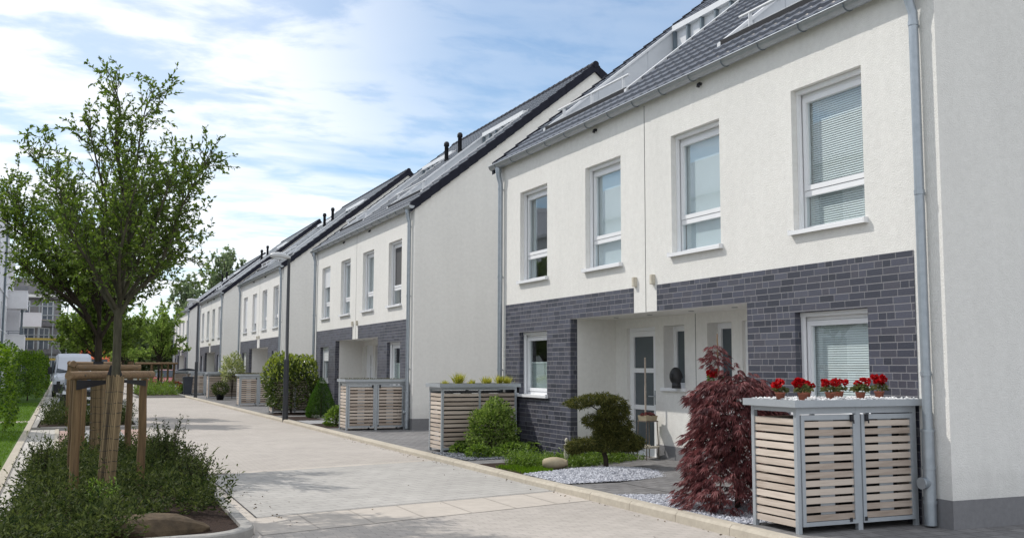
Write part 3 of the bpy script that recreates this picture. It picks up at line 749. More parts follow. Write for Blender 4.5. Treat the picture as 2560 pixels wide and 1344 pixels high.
def build_house(x, y, ang, label, up, gf, doors, vents=((6.17, 3.09), (5.62, 3.36))):
    h = thing('row_house', label, 'house', (x, y, 0), -math.radians(ang), 'cream and brick semi-detached houses of the terrace')
    P = lambda n, fn, **k: link(n, cached(n, fn), h, **k)
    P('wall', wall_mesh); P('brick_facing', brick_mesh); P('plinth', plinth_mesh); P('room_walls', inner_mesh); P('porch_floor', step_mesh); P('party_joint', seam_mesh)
    r = P('roof', roof_mesh); link('verge', cached('verge0', lambda: verge_mesh(0)), r); link('verge', cached('verge1', lambda: verge_mesh(1)), r); link('ridge', cached('ridge', ridge_mesh), r)
    for vy, vx in vents: link('vent_pipe', cached('vent', vent_mesh), r, (vx, vy, RZ(vx)))
    g = P('gutter', gutter_mesh)
    for k in range(15): link('gutter_bracket', cached('gutter_bracket', bracket_mesh), g, (0, .35 + .80 * k, 0))
    p1 = link('downpipe', pipe_mesh(.24), h); link('inspection_cap', cached('cap', cap_mesh), p1); link('downpipe', pipe_mesh(HW - .24), h)
    for (wy, ww), (bl, sh) in zip(UPW, up): add_window(h, wy, ww, UZ0, UZ1 - UZ0, .49, bl, sh)
    for (wy, ww), (bl, sh) in zip(GFW, gf): add_window(h, wy, ww, GZ0, GZ1 - GZ0, None, bl, sh)
    for (dy, dw), kd in zip(DOORS, doors):
        d = link('door', door_mesh(kd), h, (0, dy, FL)); link('door_glass', doorglass_mesh(kd), d); link('handle', cached('handle', handle_mesh), d)
    for sy, sw in SLITS:
        s = link('window', cached('slit', slit_mesh), h, (0, sy, 1.29)); link('pane', cached('slitpane', slitpane_mesh), s); link('sill', cached('slitsill', slitsill_mesh), s)
    for a, b in LOG:
        lg = link('roof_terrace', loggia_mesh(a, b), h)
        link('coping', coping_mesh(a, b), lg); link('drip_edge', drip_mesh(a, b), lg); link('glazing_post', band_mesh(a, b), lg)
        link('terrace_window', panel_mesh(a, b), lg); link('railing', rail_mesh(a, b), lg)
    for ly in (SL0 + .09, SL1 - .07): link('wall_lamp', cached('wl', lampbox_mesh), h, (0, ly, 2.915))
    for ly in (4.30, 7.46): link('eave_vent', cached('ev', eavepipe_mesh), h, (0, ly, 5.74))
    for ly in (4.2, 5.3, 6.5, 7.6): link('soffit_spot', cached('sp', spot_mesh), h, (.45, ly, PZ))
    return h

HOUSES = [
 (0, 0, 0, 'nearest cream house pair, its grey gable at the right edge, red maple in front',
  [('slats', 0), ('frost', 0), ('frost', 0), ('sidecurtain', 0)], [('slats', 0), ('halfpleat', 0)], ('three', 'three')),
 (.04, 17.504, .436, 'second house pair with a broad pale gable, behind the clipped cone and the big laurel',
  [('screen', 0), ('curtain', 0), ('curtain', 0), ('curtain', .36)], [('halfpleat', 0), ('curtain', .34)], ('strip', 'strip')),
 (.086, 34.931, .425, 'third house pair, just past the nearer street lamp, two upper windows shuttered white',
  [('sidecurtain', 0), ('curtain', 0), ('sidecurtain', .78), ('sidecurtain', .85)], [('frost', 0), ('frost', .95)], ('strip', 'strip')),
 (.078, 52.11, .628, 'fourth house pair, behind the farther street lamp and the dark blue bin',
  [('curtain', .38), ('frost', 0), ('frost', 0), ('curtain', 0)], [('frost', 0), ('frost', 0)], ('strip', 'strip')),
 (.38, 71.6, .43, 'farthest house pair, half hidden by the small green street tree',
  [('curtain', 0), ('frost', 0), ('frost', 0), ('curtain', 0)], [('frost', 0), ('frost', 0)], ('strip', 'strip')),
]
HOBJ = [build_house(*a) for a in HOUSES]
def hloc(i, x, y, z=0):
    hx, hy, a = HOUSES[i][:3]; a = math.radians(a)
    return (hx + y * math.sin(a) + x * math.cos(a), hy + y * math.cos(a) - x * math.sin(a), z)
def hrot(i): return -math.radians(HOUSES[i][2])
# ================================================================ bin shelters (local: x along the doors, 0..W; y depth, doors at y=0)
BW, BD_, BH = 1.58, .72, 1.31
def slat_face_x(mb, x0, x1, y, z0, z1, pitch=.0835, sl=.058):
    z = z0
    while z + sl <= z1 + .005:
        dz = random.uniform(-.002, .002)
        mb.box(x0, x1, y, y + .02, z + dz, z + sl + dz); z += pitch
def slat_face_y(mb, y0, y1, x, z0, z1, pitch=.0835, sl=.062):
    z = z0
    while z + sl <= z1 + .005:
        dz = random.uniform(-.002, .002)
        mb.box(x, x + .02, y0, y1, z + dz, z + sl + dz); z += pitch
def bframe_mesh():
    mb = MB(); t = .045
    for x in (0, BW - t):
        for y in (0, BD_ - t): mb.box(x, x + t, y, y + t, 0, BH - .07, .5)
    mb.box(BW / 2 - .03, BW / 2 + .03, 0, t, 0, BH - .07, .5); mb.box(BW / 2 - .02, BW / 2 + .02, BD_ - t, BD_, 0, BH - .07, .5)
    mb.box(t, BW - t, .002, t - .002, BH - .14, BH - .071, .5); mb.box(t, BW - t, BD_ - t, BD_, BH - .12, BH - .071, .5)
    for x in (0, BW - t): mb.box(x + .004, x + t - .004, t, BD_ - t, BH - .12, BH - .071, .5)
    mb.box(t, BW - t, BD_ - t, BD_, .05, .09, .5)
    return mb.mesh('frame', 'steel')
def btray_mesh():
    mb = MB(); o = .06; w = .035; z0, z1 = BH - .07, BH
    mb.box(-o, BW + o, -o, -o + w, z0, z1, .5); mb.box(-o, BW + o, BD_ + o - w, BD_ + o, z0, z1, .5)
    mb.box(-o, -o + w, -o + w, BD_ + o - w, z0, z1, .5); mb.box(BW + o - w, BW + o, -o + w, BD_ + o - w, z0, z1, .5)
    mb.box(-o + w, BW + o - w, -o + w, BD_ + o - w, z0 + .004, z0 + .035, .5)
    mb.box(BW / 2 - .002, BW / 2 + .002, -o - .0015, -o, z0, z1, .5)
    return mb.mesh('roof_tray', 'steel')
def bside_mesh():
    mb = MB(); slat_face_y(mb, .045, BD_ - .045, .012, .06, BH - .13); return mb.mesh('side_slats', 'slatwoody')
def bback_mesh():
    mb = MB(); slat_face_x(mb, .045, BW / 2 - .02, BD_ - .03, .06, BH - .13); slat_face_x(mb, BW / 2 + .02, BW - .045, BD_ - .03, .06, BH - .13); return mb.mesh('back_slats', 'slatwood')
def bdoor_mesh():
    mb = MB(); w = BW / 2 - .03 - .045 - .012; z0, z1 = .07, BH - .15; t = .04
    mb.box(0, t, -.012, .028, z0, z1, .5); mb.box(w - t, w, -.012, .028, z0, z1, .5)
    mb.box(t, w - t, -.012, .028, z0, z0 + t, .5); mb.box(t, w - t, -.012, .028, z1 - .05, z1, .5)
    mb.box(w * .36, w * .62, .024, .030, z0 + t, z1 - .05, .5)
    return mb.mesh('door', 'steel')
def bdoorslats_mesh():
    mb = MB(); w = BW / 2 - .03 - .045 - .012; slat_face_x(mb, .04, w - .04, .0, .118, BH - .19); return mb.mesh('door_slats', 'slatwood')
def bhandle_mesh():
    mb = MB(); mb.box(-.02, .02, -.03, -.012, 1.09, 1.16, .5); mb.tube([(0, -.03, 1.10), (0, -.05, 1.10), (0, -.05, 1.07)], .008, 6); mb.box(-.05, -.02, -.02, -.012, .09, .13, .5)
    return mb.mesh('handle', 'black')
def bbin_mesh():
    mb = MB()
    for x in (.09, .86):
        mb.prism([(x + .06, .10), (x + .54, .10), (x + .62, 1.02), (x, 1.02)], lambda p, s: (p[0], (.14, .60)[s], p[1])); mb.box(x - .01, x + .64, .11, .66, 1.02, 1.07)
    return mb.mesh('waste_bin', 'black')
def bin_shelter(loc, rotz, label, flip=False):
    """flip: doors face +y"""
    b = thing('bin_shelter', label, 'bin shelter', loc, rotz, 'slatted bin shelters beside the front doors')
    def P(n, fn, par, loc=None):
        o = link(n, cached('bin_' + n, fn), par, loc); return o
    root = b
    for n, fn in (('frame', bframe_mesh), ('roof_tray', btray_mesh), ('back_slats', bback_mesh), ('waste_bin', bbin_mesh)): P(n, fn, root)
    P('side_slats', bside_mesh, root); P('side_slats', bside_mesh, root, (BW - .044, 0, 0))
    for x in (.051, BW / 2 + .036):
        d = P('door', bdoor_mesh, root, (x, 0, 0)); P('door_slats', bdoorslats_mesh, d)
        o = P('handle', bhandle_mesh, d, (BW / 2 - .15 if x < .3 else .06, 0, 0))
    return b
def shelter_at(i, near, label, dy=0):
    if near: return bin_shelter(hloc(i, -1.655, .38 + dy), hrot(i), label)
    return bin_shelter(hloc(i, -.075, 11.36 + dy), hrot(i) + PI, label)
shelter_at(0, True, 'bin shelter nearest the camera, with red flowers in pots on its white gravel top')
shelter_at(0, False, 'bin shelter behind the round bush, with yellow grass tufts growing on its top')
shelter_at(1, True, 'bin shelter with two closed slatted doors between the clipped cone and a downpipe')
shelter_at(1, False, 'bin shelter almost hidden behind the big laurel, one slatted corner showing', .08)
shelter_at(2, True, 'bin shelter with slatted doors just left of the big laurel')
shelter_at(2, False, 'bin shelter with slatted back wall and a dark potted shrub before it')
shelter_at(3, True, 'grey slatted bin shelter directly behind the farther street lamp')
sb = bin_shelter(hloc(3, -.075, 11.2), hrot(3) + PI, 'farthest bin shelter, with an arched dark lid, left of the dark blue bin')
mb = MB(); n = 14
mb.add([(BW * k / n, y, BH + .02 + .16 * math.sin(PI * k / n)) for y in (-.05, BD_ + .05) for k in range(n + 1)], [[k, k + 1, n + 2 + k, n + 1 + k] for k in range(n)], .5, True)
mb.add([(BW * k / n, -.05, BH + .02 + .16 * math.sin(PI * k / n)) for k in range(n + 1)], [list(range(n + 1))]); mb.add([(BW * k / n, BD_ + .05, BH + .02 + .16 * math.sin(PI * k / n)) for k in range(n + 1)], [list(range(n + 1))])
mb.obj('arched_lid', 'binblue', sb)

# ---- loose stones
def stones(n, sampler, size, zf, seed, tone=None):
    rg = np.random.default_rng(seed); P = sampler(n, rg); n = len(P)
    base = np.array([[1, 0, 0], [-1, 0, 0], [0, 1, 0], [0, -1, 0], [0, 0, 1], [0, 0, -1.]])
    F = np.array([[0, 2, 4], [2, 1, 4], [1, 3, 4], [3, 0, 4], [2, 0, 5], [1, 2, 5], [3, 1, 5], [0, 3, 5]])
    S = rg.uniform(.6, 1.3, (n, 1, 3)) * size * np.array([1, 1, .6]); a = rg.uniform(0, PI, n)
    V = base[None] * S
    V = V + rg.normal(0, size * .18, V.shape)
    c, s = np.cos(a)[:, None], np.sin(a)[:, None]
    V = np.stack([V[..., 0] * c - V[..., 1] * s, V[..., 0] * s + V[..., 1] * c, V[..., 2]], -1) + P[:, None]
    T = V[:, F].reshape(-1, 3, 3); t = np.repeat(rg.uniform(0, 1, n), 8)
    return T, t
def in_poly(poly, P):
    x, y = P[:, 0], P[:, 1]; ins = np.zeros(len(P), bool); j = len(poly) - 1
    for i in range(len(poly)):
        xi, yi = poly[i]; xj, yj = poly[j]
        ins ^= ((yi > y) != (yj > y)) & (x < (xj - xi) * (y - yi) / (yj - yi + 1e-12) + xi); j = i
    return ins
def poly_sampler(poly, hfun=lambda x, y: 0 * x):
    po = np.array(poly)
    def f(n, rg):
        out = []; tot = 0
        while tot < n:
            Q = rg.uniform(po.min(0), po.max(0), (n * 2, 2)); Q = Q[in_poly(poly, Q)]; out.append(Q); tot += len(Q)
        Q = np.concatenate(out)[:n]; return np.column_stack([Q, hfun(Q[:, 0], Q[:, 1])])
    return f
def stonemat(name, a, b):
    m, nt, bs = new_mat(name); at = N(nt, 'ShaderNodeAttribute', attribute_name='tone'); rp = N(nt, 'ShaderNodeValToRGB')
    rp.color_ramp.elements[0].color = c4(a); rp.color_ramp.elements[1].color = c4(b); nt.links.new(at.outputs['Fac'], rp.inputs[0]); nt.links.new(rp.outputs[0], bs.inputs['Base Color'])
    bs.inputs['Roughness'].default_value = .8; return m
M['stW'] = stonemat('pale_chipping', (.22, .23, .27), (.62, .63, .68)); M['stS'] = stonemat('slate_chipping', (.05, .055, .065), (.22, .235, .27)); M['stP'] = stonemat('white_pebble', (.62, .62, .62), (.86, .86, .86))

# white pebbles and pots on the nearest shelter: z of the tray floor = BH-.035
tz = BH - .035
T, t = stones(1500, lambda n, rg: np.column_stack([rg.uniform(-1.67, -.07, n), rg.uniform(.36, 1.12, n), np.full(n, tz) + rg.uniform(.012, .045, n)]), .017, 0, 3)
o = link('white_pebbles', quadmesh('white_pebbles', T, 'stP', t, 3)); stuff(o); o['label'] = 'white pebbles covering the top of the nearest bin shelter'; o['category'] = 'gravel'

def begonia(x, y, h, seed, label, spread=.10, nf=7, leafy=1.0):
    rg = np.random.default_rng(seed)
    r = thing('potted_begonia', label, 'potted flower', (x, y, tz + .03), rg.uniform(0, 6), 'red begonias in pots on the bin shelter'); r.scale = (.86, .86, .74)
    mb = MB(); mb.lathe([(.042, 0), (.058, .085), (.063, .085), (.063, .105), (.052, .105), (.05, .09)], 14); mb.obj('pot', 'terra', r)
    n = int(110 * leafy); d = sphere_dirs(n, rg); d[:, 2] = np.abs(d[:, 2]) * .7 + .05; d = unit(d)
    P = np.array([0, 0, .12]) + d * rg.uniform(.3, 1.0, (n, 1)) * np.array([spread, spread, h * .6])
    link('leaves', quadmesh('leaves', leaves(P, d + rg.normal(0, .5, (n, 3)), rg.uniform(.03, .06, n), .035, .2, rg), 'begleaf'), r)
    Q = []
    for k in range(nf):
        a = rg.uniform(0, 2 * PI); rr = spread * rg.uniform(.3, 1.05); c = np.array([rr * math.cos(a), rr * math.sin(a), .13 + h * rg.uniform(.45, 1.0)])
        m = 34; dd = sphere_dirs(m, rg); R = rg.uniform(.028, .042)
        Q.append(leaves(c + dd * R * .35, dd + rg.normal(0, .45, (m, 3)), R * .95, R * 1.1, 0, rg))
    link('flowers', quadmesh('flowers', np.concatenate(Q), 'red'), r)
begonia(-1.62, .66, .14, 1, 'red potted begonia at the left end, standing alone with bronze leaves', .085, 6)
begonia(-1.50, .46, .15, 2, 'full red potted begonia, second from the left, nearest the tray edge', .10, 9)
begonia(-1.10, .88, .13, 3, 'red potted begonia half behind its left neighbour, set farther back', .095, 8)
begonia(-1.04, .58, .14, 4, 'wide red potted begonia in the middle before the window blind', .105, 9)
begonia(-.62, .92, .13, 7, 'red potted begonia behind the middle one, its pot hidden', .09, 7)
begonia(-.69, .52, .16, 5, 'potted begonia with more yellowish leaves than flowers, second from the right', .105, 6, 1.9)
begonia(-.24, .72, .19, 6, 'tallest red potted begonia at the right end of the shelter', .10, 11)

def tuft(mbQ, c, n, h, sp, rg):
    a = rg.uniform(0, 2 * PI, n); tl = rg.uniform(.1, .75, n); d = np.column_stack([np.cos(a) * tl, np.sin(a) * tl, np.ones(n)])
    P = np.array(c) + np.column_stack([rg.normal(0, sp, n), rg.normal(0, sp, n), np.zeros(n)])
    return leaves(P, d, h * rg.uniform(.5, 1.1, n), .0095, .12, rg)
rg = np.random.default_rng(12)
for k, (x, h, n, lab) in enumerate([(-1.50, .10, 60, 'smallest yellow grass tuft on the left end of the planted shelter top'), (-1.20, .24, 190, 'largest yellow grass tuft on the planted shelter top'),
    (-.93, .11, 80, 'low yellow grass tuft in the middle of the planted shelter top'), (-.60, .17, 110, 'yellow grass tuft right of the middle on the planted shelter top'), (-.33, .20, 120, 'tall thin yellow grass tuft near the house end of the planted shelter top'), (-.17, .18, 100, 'greenish grass tuft at the house end, beside the downpipe')]):
    o = link('grass_tuft', quadmesh('grass_tuft', tuft(None, (x, 10.92, BH - .03), int(n * 1.5), h * 1.25, .034, rg), 'grasstuft')); o['label'] = lab; o['category'] = 'grass tuft'; o['group'] = 'grass tufts on the planted bin shelter'
mb = MB(); mb.box(-1.66, -.08, 10.65, 11.36, BH - .034, BH - .012, .5); o = mb.obj('roof_soil', 'soil'); stuff(o); o['label'] = 'dark planting soil on the grass topped bin shelter'; o['category'] = 'soil'
def sedumtop(i, near, seed, h=.05):
    rg = np.random.default_rng(seed); n = 900
    y0 = .38 if near else 10.66
    P = np.column_stack([rg.uniform(-1.65, -.1, n), rg.uniform(y0, y0 + .7, n), np.full(n, BH - .03)])
    d = np.column_stack([rg.normal(0, .5, n), rg.normal(0, .5, n), np.ones(n)])
    o = link('sedum', quadmesh('sedum', leaves(P, d, h * rg.uniform(.5, 1.6, n), .018, 0, rg), 'sedum'), None, hloc(i, 0, 0), hrot(i)); stuff(o)
    o['label'] = ['', 'thin dark sedum on top of the double door shelter', 'green sedum on top of the shelter left of the laurel', 'sedum on the far shelter'][i]; o['category'] = 'sedum'
sedumtop(1, True, 5); sedumtop(2, True, 6, .08)
# ================================================================ ground
def sheet(name, poly, z, mat, kind='structure'):
    mb = MB(); mb.add([(p[0], p[1], z) for p in poly], [list(range(len(poly)))]); o = mb.obj(name, mat); o['kind'] = kind; return o
def rect(x0, x1, y0, y1): return [(x0, y0), (x1, y0), (x1, y1), (x0, y1)]
RD = -.08
sheet('ground', rect(-900, 900, -300, 2500), -.14, 'field')
sheet('road', rect(-6.6, -1.9, -30, 240), RD, 'road')
sheet('road_left', rect(-8.4, -6.6, -30, 2.2), RD, 'road')
sheet('driveway', rect(-1.88, 16, -30, 90), 0.0, 'drive')
sheet('crossing_paving', [(-6.25, 4.07), (-1.93, 5.03), (-2.02, 9.97), (-6.19, 8.90)], RD + .004, 'cross')
sheet('crossing_band_far', [(-6.19, 8.905), (-2.02, 9.975), (-2.02, 10.17), (-6.19, 9.10)], RD + .004, 'band')
bn = MB()
for k in range(7):     # concrete slabs of the near band, with joints
    a, b = k / 7 + .0012, (k + 1) / 7 - .0012
    A = lambda t, u: (-6.42 + 4.48 * t, (4.03 if u else 2.86) + (1.0 if u else 1.13) * t, RD + .004)
    bn.add([A(a, 0), A(b, 0), A(b, 1), A(a, 1)], [[0, 1, 2, 3]])
bn.obj('crossing_band_near', 'band')['kind'] = 'structure'
sheet('gutter_strip', [(-6.48, 2.9), (-6.27, 4.06), (-6.20, 9.1), (-6.1, 13.2), (-6.4, 13.2)], RD + .008, 'band')
ln = MB()
def dline(p, q, w):
    d = Vector((q[0] - p[0], q[1] - p[1])).normalized(); nrm = Vector((-d.y, d.x)) * w / 2
    ln.add([(p[0] + nrm.x, p[1] + nrm.y, RD + .0125), (p[0] - nrm.x, p[1] - nrm.y, RD + .0125), (q[0] - nrm.x, q[1] - nrm.y, RD + .0125), (q[0] + nrm.x, q[1] + nrm.y, RD + .0125)], [[0, 1, 2, 3]])
dline((-6.20, 8.90), (-6.27, 4.06), .018); dline((-6.27, 4.06), (-1.95, 5.03), .016); dline((-3.3, 9.655), (-2.05, 9.97), .012)
ln.obj('paving_joint', 'line')['kind'] = 'structure'
# kerb stones: chamfered, raised near the camera, sunk further on
kb = MB(); y = -12.0
while y < 84:
    L = 1.0; y1 = y + L - .008
    def zt(yy): return .03 if yy < 4.35 else (.03 - .022 * min(1, (yy - 4.35) / .9))
    x0, x1 = -2.03, -1.87
    def prof(yy):
        z = zt(yy); return [(x0 - .012, yy, RD - .05), (x0, yy, z - .03), (x0 + .03, yy, z), (x1, yy, z), (x1, yy, -.06)]
    a, b = prof(y), prof(y1); n = len(a)
    kb.add(a + b, [[i, i + 1, n + i + 1, n + i] for i in range(n - 1)] + [list(range(n))[::-1], list(range(n, 2 * n))]); y += L
kb.obj('kerb', 'kerb')['kind'] = 'structure'
# verge on the left: walk, lawn, edging
sheet('pavement', rect(-9.02, -8.42, -30, 200), -.05, 'walk')
sheet('lawn', rect(-15.5, -9.16, -30, 200), -.045, 'lawn')
sheet('lawn_path', rect(-15.5, -9.16, 25.6, 26.6), -.041, 'band')
eb = MB(); eb.box(-9.16, -9.02, -30, 200, -.12, -.03, .5); eb.box(-8.42, -8.33, 14.2, 22.0, -.12, -.035, .5); eb.obj('lawn_edging', 'kerb')['kind'] = 'structure'
sheet('parking_bay', rect(-8.33, -6.6, 13.9, 21.8), RD + .004, 'bay')
sheet('parking_bay_marking', rect(-8.33, -7.75, 14.0, 21.6), RD + .008, 'pink')
sheet('parking_bay_marking_street', rect(-6.85, -6.35, 13.6, 21.6), RD + .008, 'pink')
sheet('parking_bay_far', rect(-8.42, -6.6, 26.0, 75), RD + .004, 'bay')
rg = np.random.default_rng(5); n = 26000
P = np.column_stack([rg.uniform(-11.2, -9.2, n), 9 + 34 * rg.uniform(0, 1, n) ** 1.6, np.full(n, -.045)]); d = np.column_stack([rg.normal(0, .5, n), rg.normal(0, .5, n), np.ones(n)])
o = link('grass', quadmesh('grass', leaves(P, d, rg.uniform(.03, .06, n), .012, .1, rg), 'grassblade')); stuff(o); o['label'] = 'short mown lawn grass along the pavement'; o['category'] = 'grass'

# planters
def ring_kerb(name, pts, w, z0, z1, mat):
    P = [Vector((p[0], p[1])) for p in pts]; mb = MB(); inner = []; n = len(P)
    c = sum(P, Vector((0, 0))) / n
    for i in range(n):
        t = (P[(i + 1) % n] - P[i - 1]).normalized(); nn = Vector((-t.y, t.x))
        if (c - P[i]).dot(nn) < 0: nn = -nn
        inner.append(P[i] + nn * w)
    for i in range(n):
        j = (i + 1) % n; a, b, cc, d = P[i], P[j], inner[j], inner[i]
        ch = .015; ain = a.lerp(d, .12); bin_ = b.lerp(cc, .12)
        mb.quad((a.x, a.y, z0), (b.x, b.y, z0), (b.x, b.y, z1 - ch), (a.x, a.y, z1 - ch)); mb.quad((a.x, a.y, z1 - ch), (b.x, b.y, z1 - ch), (bin_.x, bin_.y, z1), (ain.x, ain.y, z1))
        mb.quad((ain.x, ain.y, z1), (bin_.x, bin_.y, z1), (cc.x, cc.y, z1), (d.x, d.y, z1)); mb.quad((d.x, d.y, z1), (cc.x, cc.y, z1), (cc.x, cc.y, z0), (d.x, d.y, z0))
    o = mb.obj(name, mat); o['kind'] = 'structure'; return [(q.x, q.y) for q in inner]
def arc(cx, cy, r, a0, a1, n): return [(cx + r * math.cos(math.radians(a0 + (a1 - a0) * k / n)), cy + r * math.sin(math.radians(a0 + (a1 - a0) * k / n))) for k in range(n + 1)]
PL1 = arc(-7.1, 3.05, .62, -90, 0, 8) + [(-6.42, 5.5), (-6.30, 8), (-6.22, 11.5), (-6.35, 13)] + arc(-6.85, 13.4, .5, 0, 90, 5) + [(-8.33, 13.9), (-8.8, 10), (-8.95, 2.43)]
IN1 = ring_kerb('planter_kerb', PL1, .13, -.12, .02, 'kerbgrey')
sheet('planter_soil', IN1, -.02, 'soil')
PL2 = [(-8.33, 21.8), (-6.9, 21.8)] + arc(-6.75, 22.3, .5, -90, 0, 5) + [(-6.2, 25.2)] + arc(-6.7, 25.4, .5, 0, 90, 4) + [(-8.95, 25.9), (-9.0, 21.8)]
IN2 = ring_kerb('planter_kerb_far', PL2, .13, -.12, .02, 'kerbgrey')
sheet('planter_soil_far', IN2, -.02, 'soil')
PL3 = [(-4.6, 50.5), (-2.1, 50.5), (-1.95, 52), (-2.0, 60), (-3.6, 61), (-4.6, 58)]
IN3 = ring_kerb('planter_kerb_right', PL3, .13, -.12, .04, 'kerbgrey')
sheet('planter_soil_right', IN3, .0, 'soil')

# gravel and planted beds before the nearest house
G1 = [(-1.86, 3.75), (-1.86, 1.10), (-.3, 1.12), (-.15, 2.0), (-.35, 3.0), (-1.0, 3.4)]
G2 = [(-1.86, 6.45), (-1.86, 5.05), (-.7, 5.0), (.22, 5.2), (.60, 5.9), (.55, 6.8), (-.4, 6.75), (-1.2, 6.55)]
G3 = [(-1.86, 10.6), (-1.86, 8.9), (-.9, 9.0), (-.1, 9.0), (-.1, 10.6)]
for nm, po, mt, st, n, sz, lab in (('gravel', G1, 'whitestone', 'stW', 5200, .019, 'pale bluish gravel round the foot of the red maple'), ('gravel', G2, 'whitestone', 'stW', 6000, .019, 'pale bluish gravel mound under the cloud pruned juniper'), ('slate_gravel', G3, 'slatestone', 'stS', 2600, .022, 'dark slate chippings round the bush by the planted bin shelter')):
    cx = sum(p[0] for p in po) / len(po); cy = sum(p[1] for p in po) / len(po)
    hf = (lambda x, y, cx=cx, cy=cy: .014 + .07 * np.exp(-(((x - cx) / .9) ** 2 + ((y - cy) / .8) ** 2))) if po is G2 else (lambda x, y: .014 + 0 * x)
    if po is G2:
        mb = MB(); k = 9; m = len(po)
        for r_ in range(k + 1):
            f = 1 - r_ / k
            for p in po:
                x, y = cx + (p[0] - cx) * f, cy + (p[1] - cy) * f; mb.v.append((x, y, float(hf(np.array(x), np.array(y))) - .008))
        for r_ in range(k):
            for i in range(m): mb.f.append([r_ * m + i, r_ * m + (i + 1) % m, (r_ + 1) * m + (i + 1) % m, (r_ + 1) * m + i]); mb.t.append(.5); mb.sm.append(True)
        o = mb.obj('gravel_bed', mt); o['kind'] = 'structure'
    else: sheet('gravel_bed', po, .006, mt)
    T, t = stones(n, poly_sampler(po, hf), sz, 0, n); o = link(nm, quadmesh(nm, T, st, t, 3)); stuff(o); o['label'] = lab; o['category'] = 'gravel'
sheet('soil_bed', [(-1.86, 8.3), (-1.86, 6.5), (-.4, 6.75), (.6, 6.85), (.45, 7.7), (-.2, 8.35)], .005, 'soil')
def hpoly(i, pts): return [hloc(i, *p)[:2] for p in pts]
sheet('soil_bed', hpoly(1, [(-1.86, 3.6), (-1.86, 1.5), (-.9, 1.5), (-.9, 3.6)]), .005, 'soil')
sheet('soil_bed', hpoly(1, [(-1.86, 8.0), (-1.86, 5.6), (-.05, 5.6), (-.05, 8.0)]), .005, 'soil')
sheet('soil_bed', hpoly(1, [(-1.86, 10.6), (-1.86, 9.0), (-.05, 9.0), (-.05, 10.6)]), .006, 'soil')
sheet('paving_strip', hpoly(1, [(-1.86, 5.55), (-1.86, 3.7), (-.05, 3.7), (-.05, 5.55)]), .006, 'bay')
# manhole / drain
mb = MB(); mb.box(-6.32, -5.85, 8.98, 9.10, RD, RD + .012, .5); o = mb.obj('drain_cover', 'iron'); o['label'] = 'small rusty drain cover at the corner of the paved crossing'; o['category'] = 'drain cover'

# a few dry leaves and blossoms blown against the kerbs
rg = np.random.default_rng(77); n = 110
A = np.column_stack([-2.07 - np.abs(rg.normal(0, .10, n)), rg.uniform(0, 16, n), np.full(n, RD + .012)]); B2 = np.column_stack([rg.uniform(-6.1, -2.3, 16), rg.uniform(1, 14, 16), np.full(16, RD + .012)])
Cc = np.column_stack([-6.15 + np.abs(rg.normal(0, .12, 90)), rg.uniform(3, 13, 90), np.full(90, RD + .014)]); P = np.concatenate([A, B2, Cc]); d = np.column_stack([rg.normal(0, 1, len(P)), rg.normal(0, 1, len(P)), rg.normal(0, .12, len(P))])
M['litter'] = leafmat('dry_leaf', (.05, .035, .02), (.20, .15, .09), .1, .8, .2)
o = link('fallen_leaves', quadmesh('fallen_leaves', leaves(P, d, rg.uniform(.012, .045, len(P)), .016, 0, rg), 'litter')); stuff(o); o['label'] = 'small dry leaves scattered on the road and along its kerbs'; o['category'] = 'leaf litter'
# ================================================================ trees and plants
def smooth_poly(pts, k=5):
    p = np.array(pts, float)
    if len(p) < 3: return np.array([p[0] + (p[-1] - p[0]) * t for t in np.linspace(0, 1, k + 1)])
    q = np.vstack([2 * p[0] - p[1], p, 2 * p[-1] - p[-2]]); out = []
    for i in range(1, len(q) - 2):
        for t in np.arange(k) / k:
            a, b, c, d = q[i - 1], q[i], q[i + 1], q[i + 2]
            out.append(.5 * (2 * b + (c - a) * t + (2 * a - 5 * b + 4 * c - d) * t * t + (3 * b - a - 3 * c + d) * t ** 3))
    out.append(p[-1]); return np.array(out)

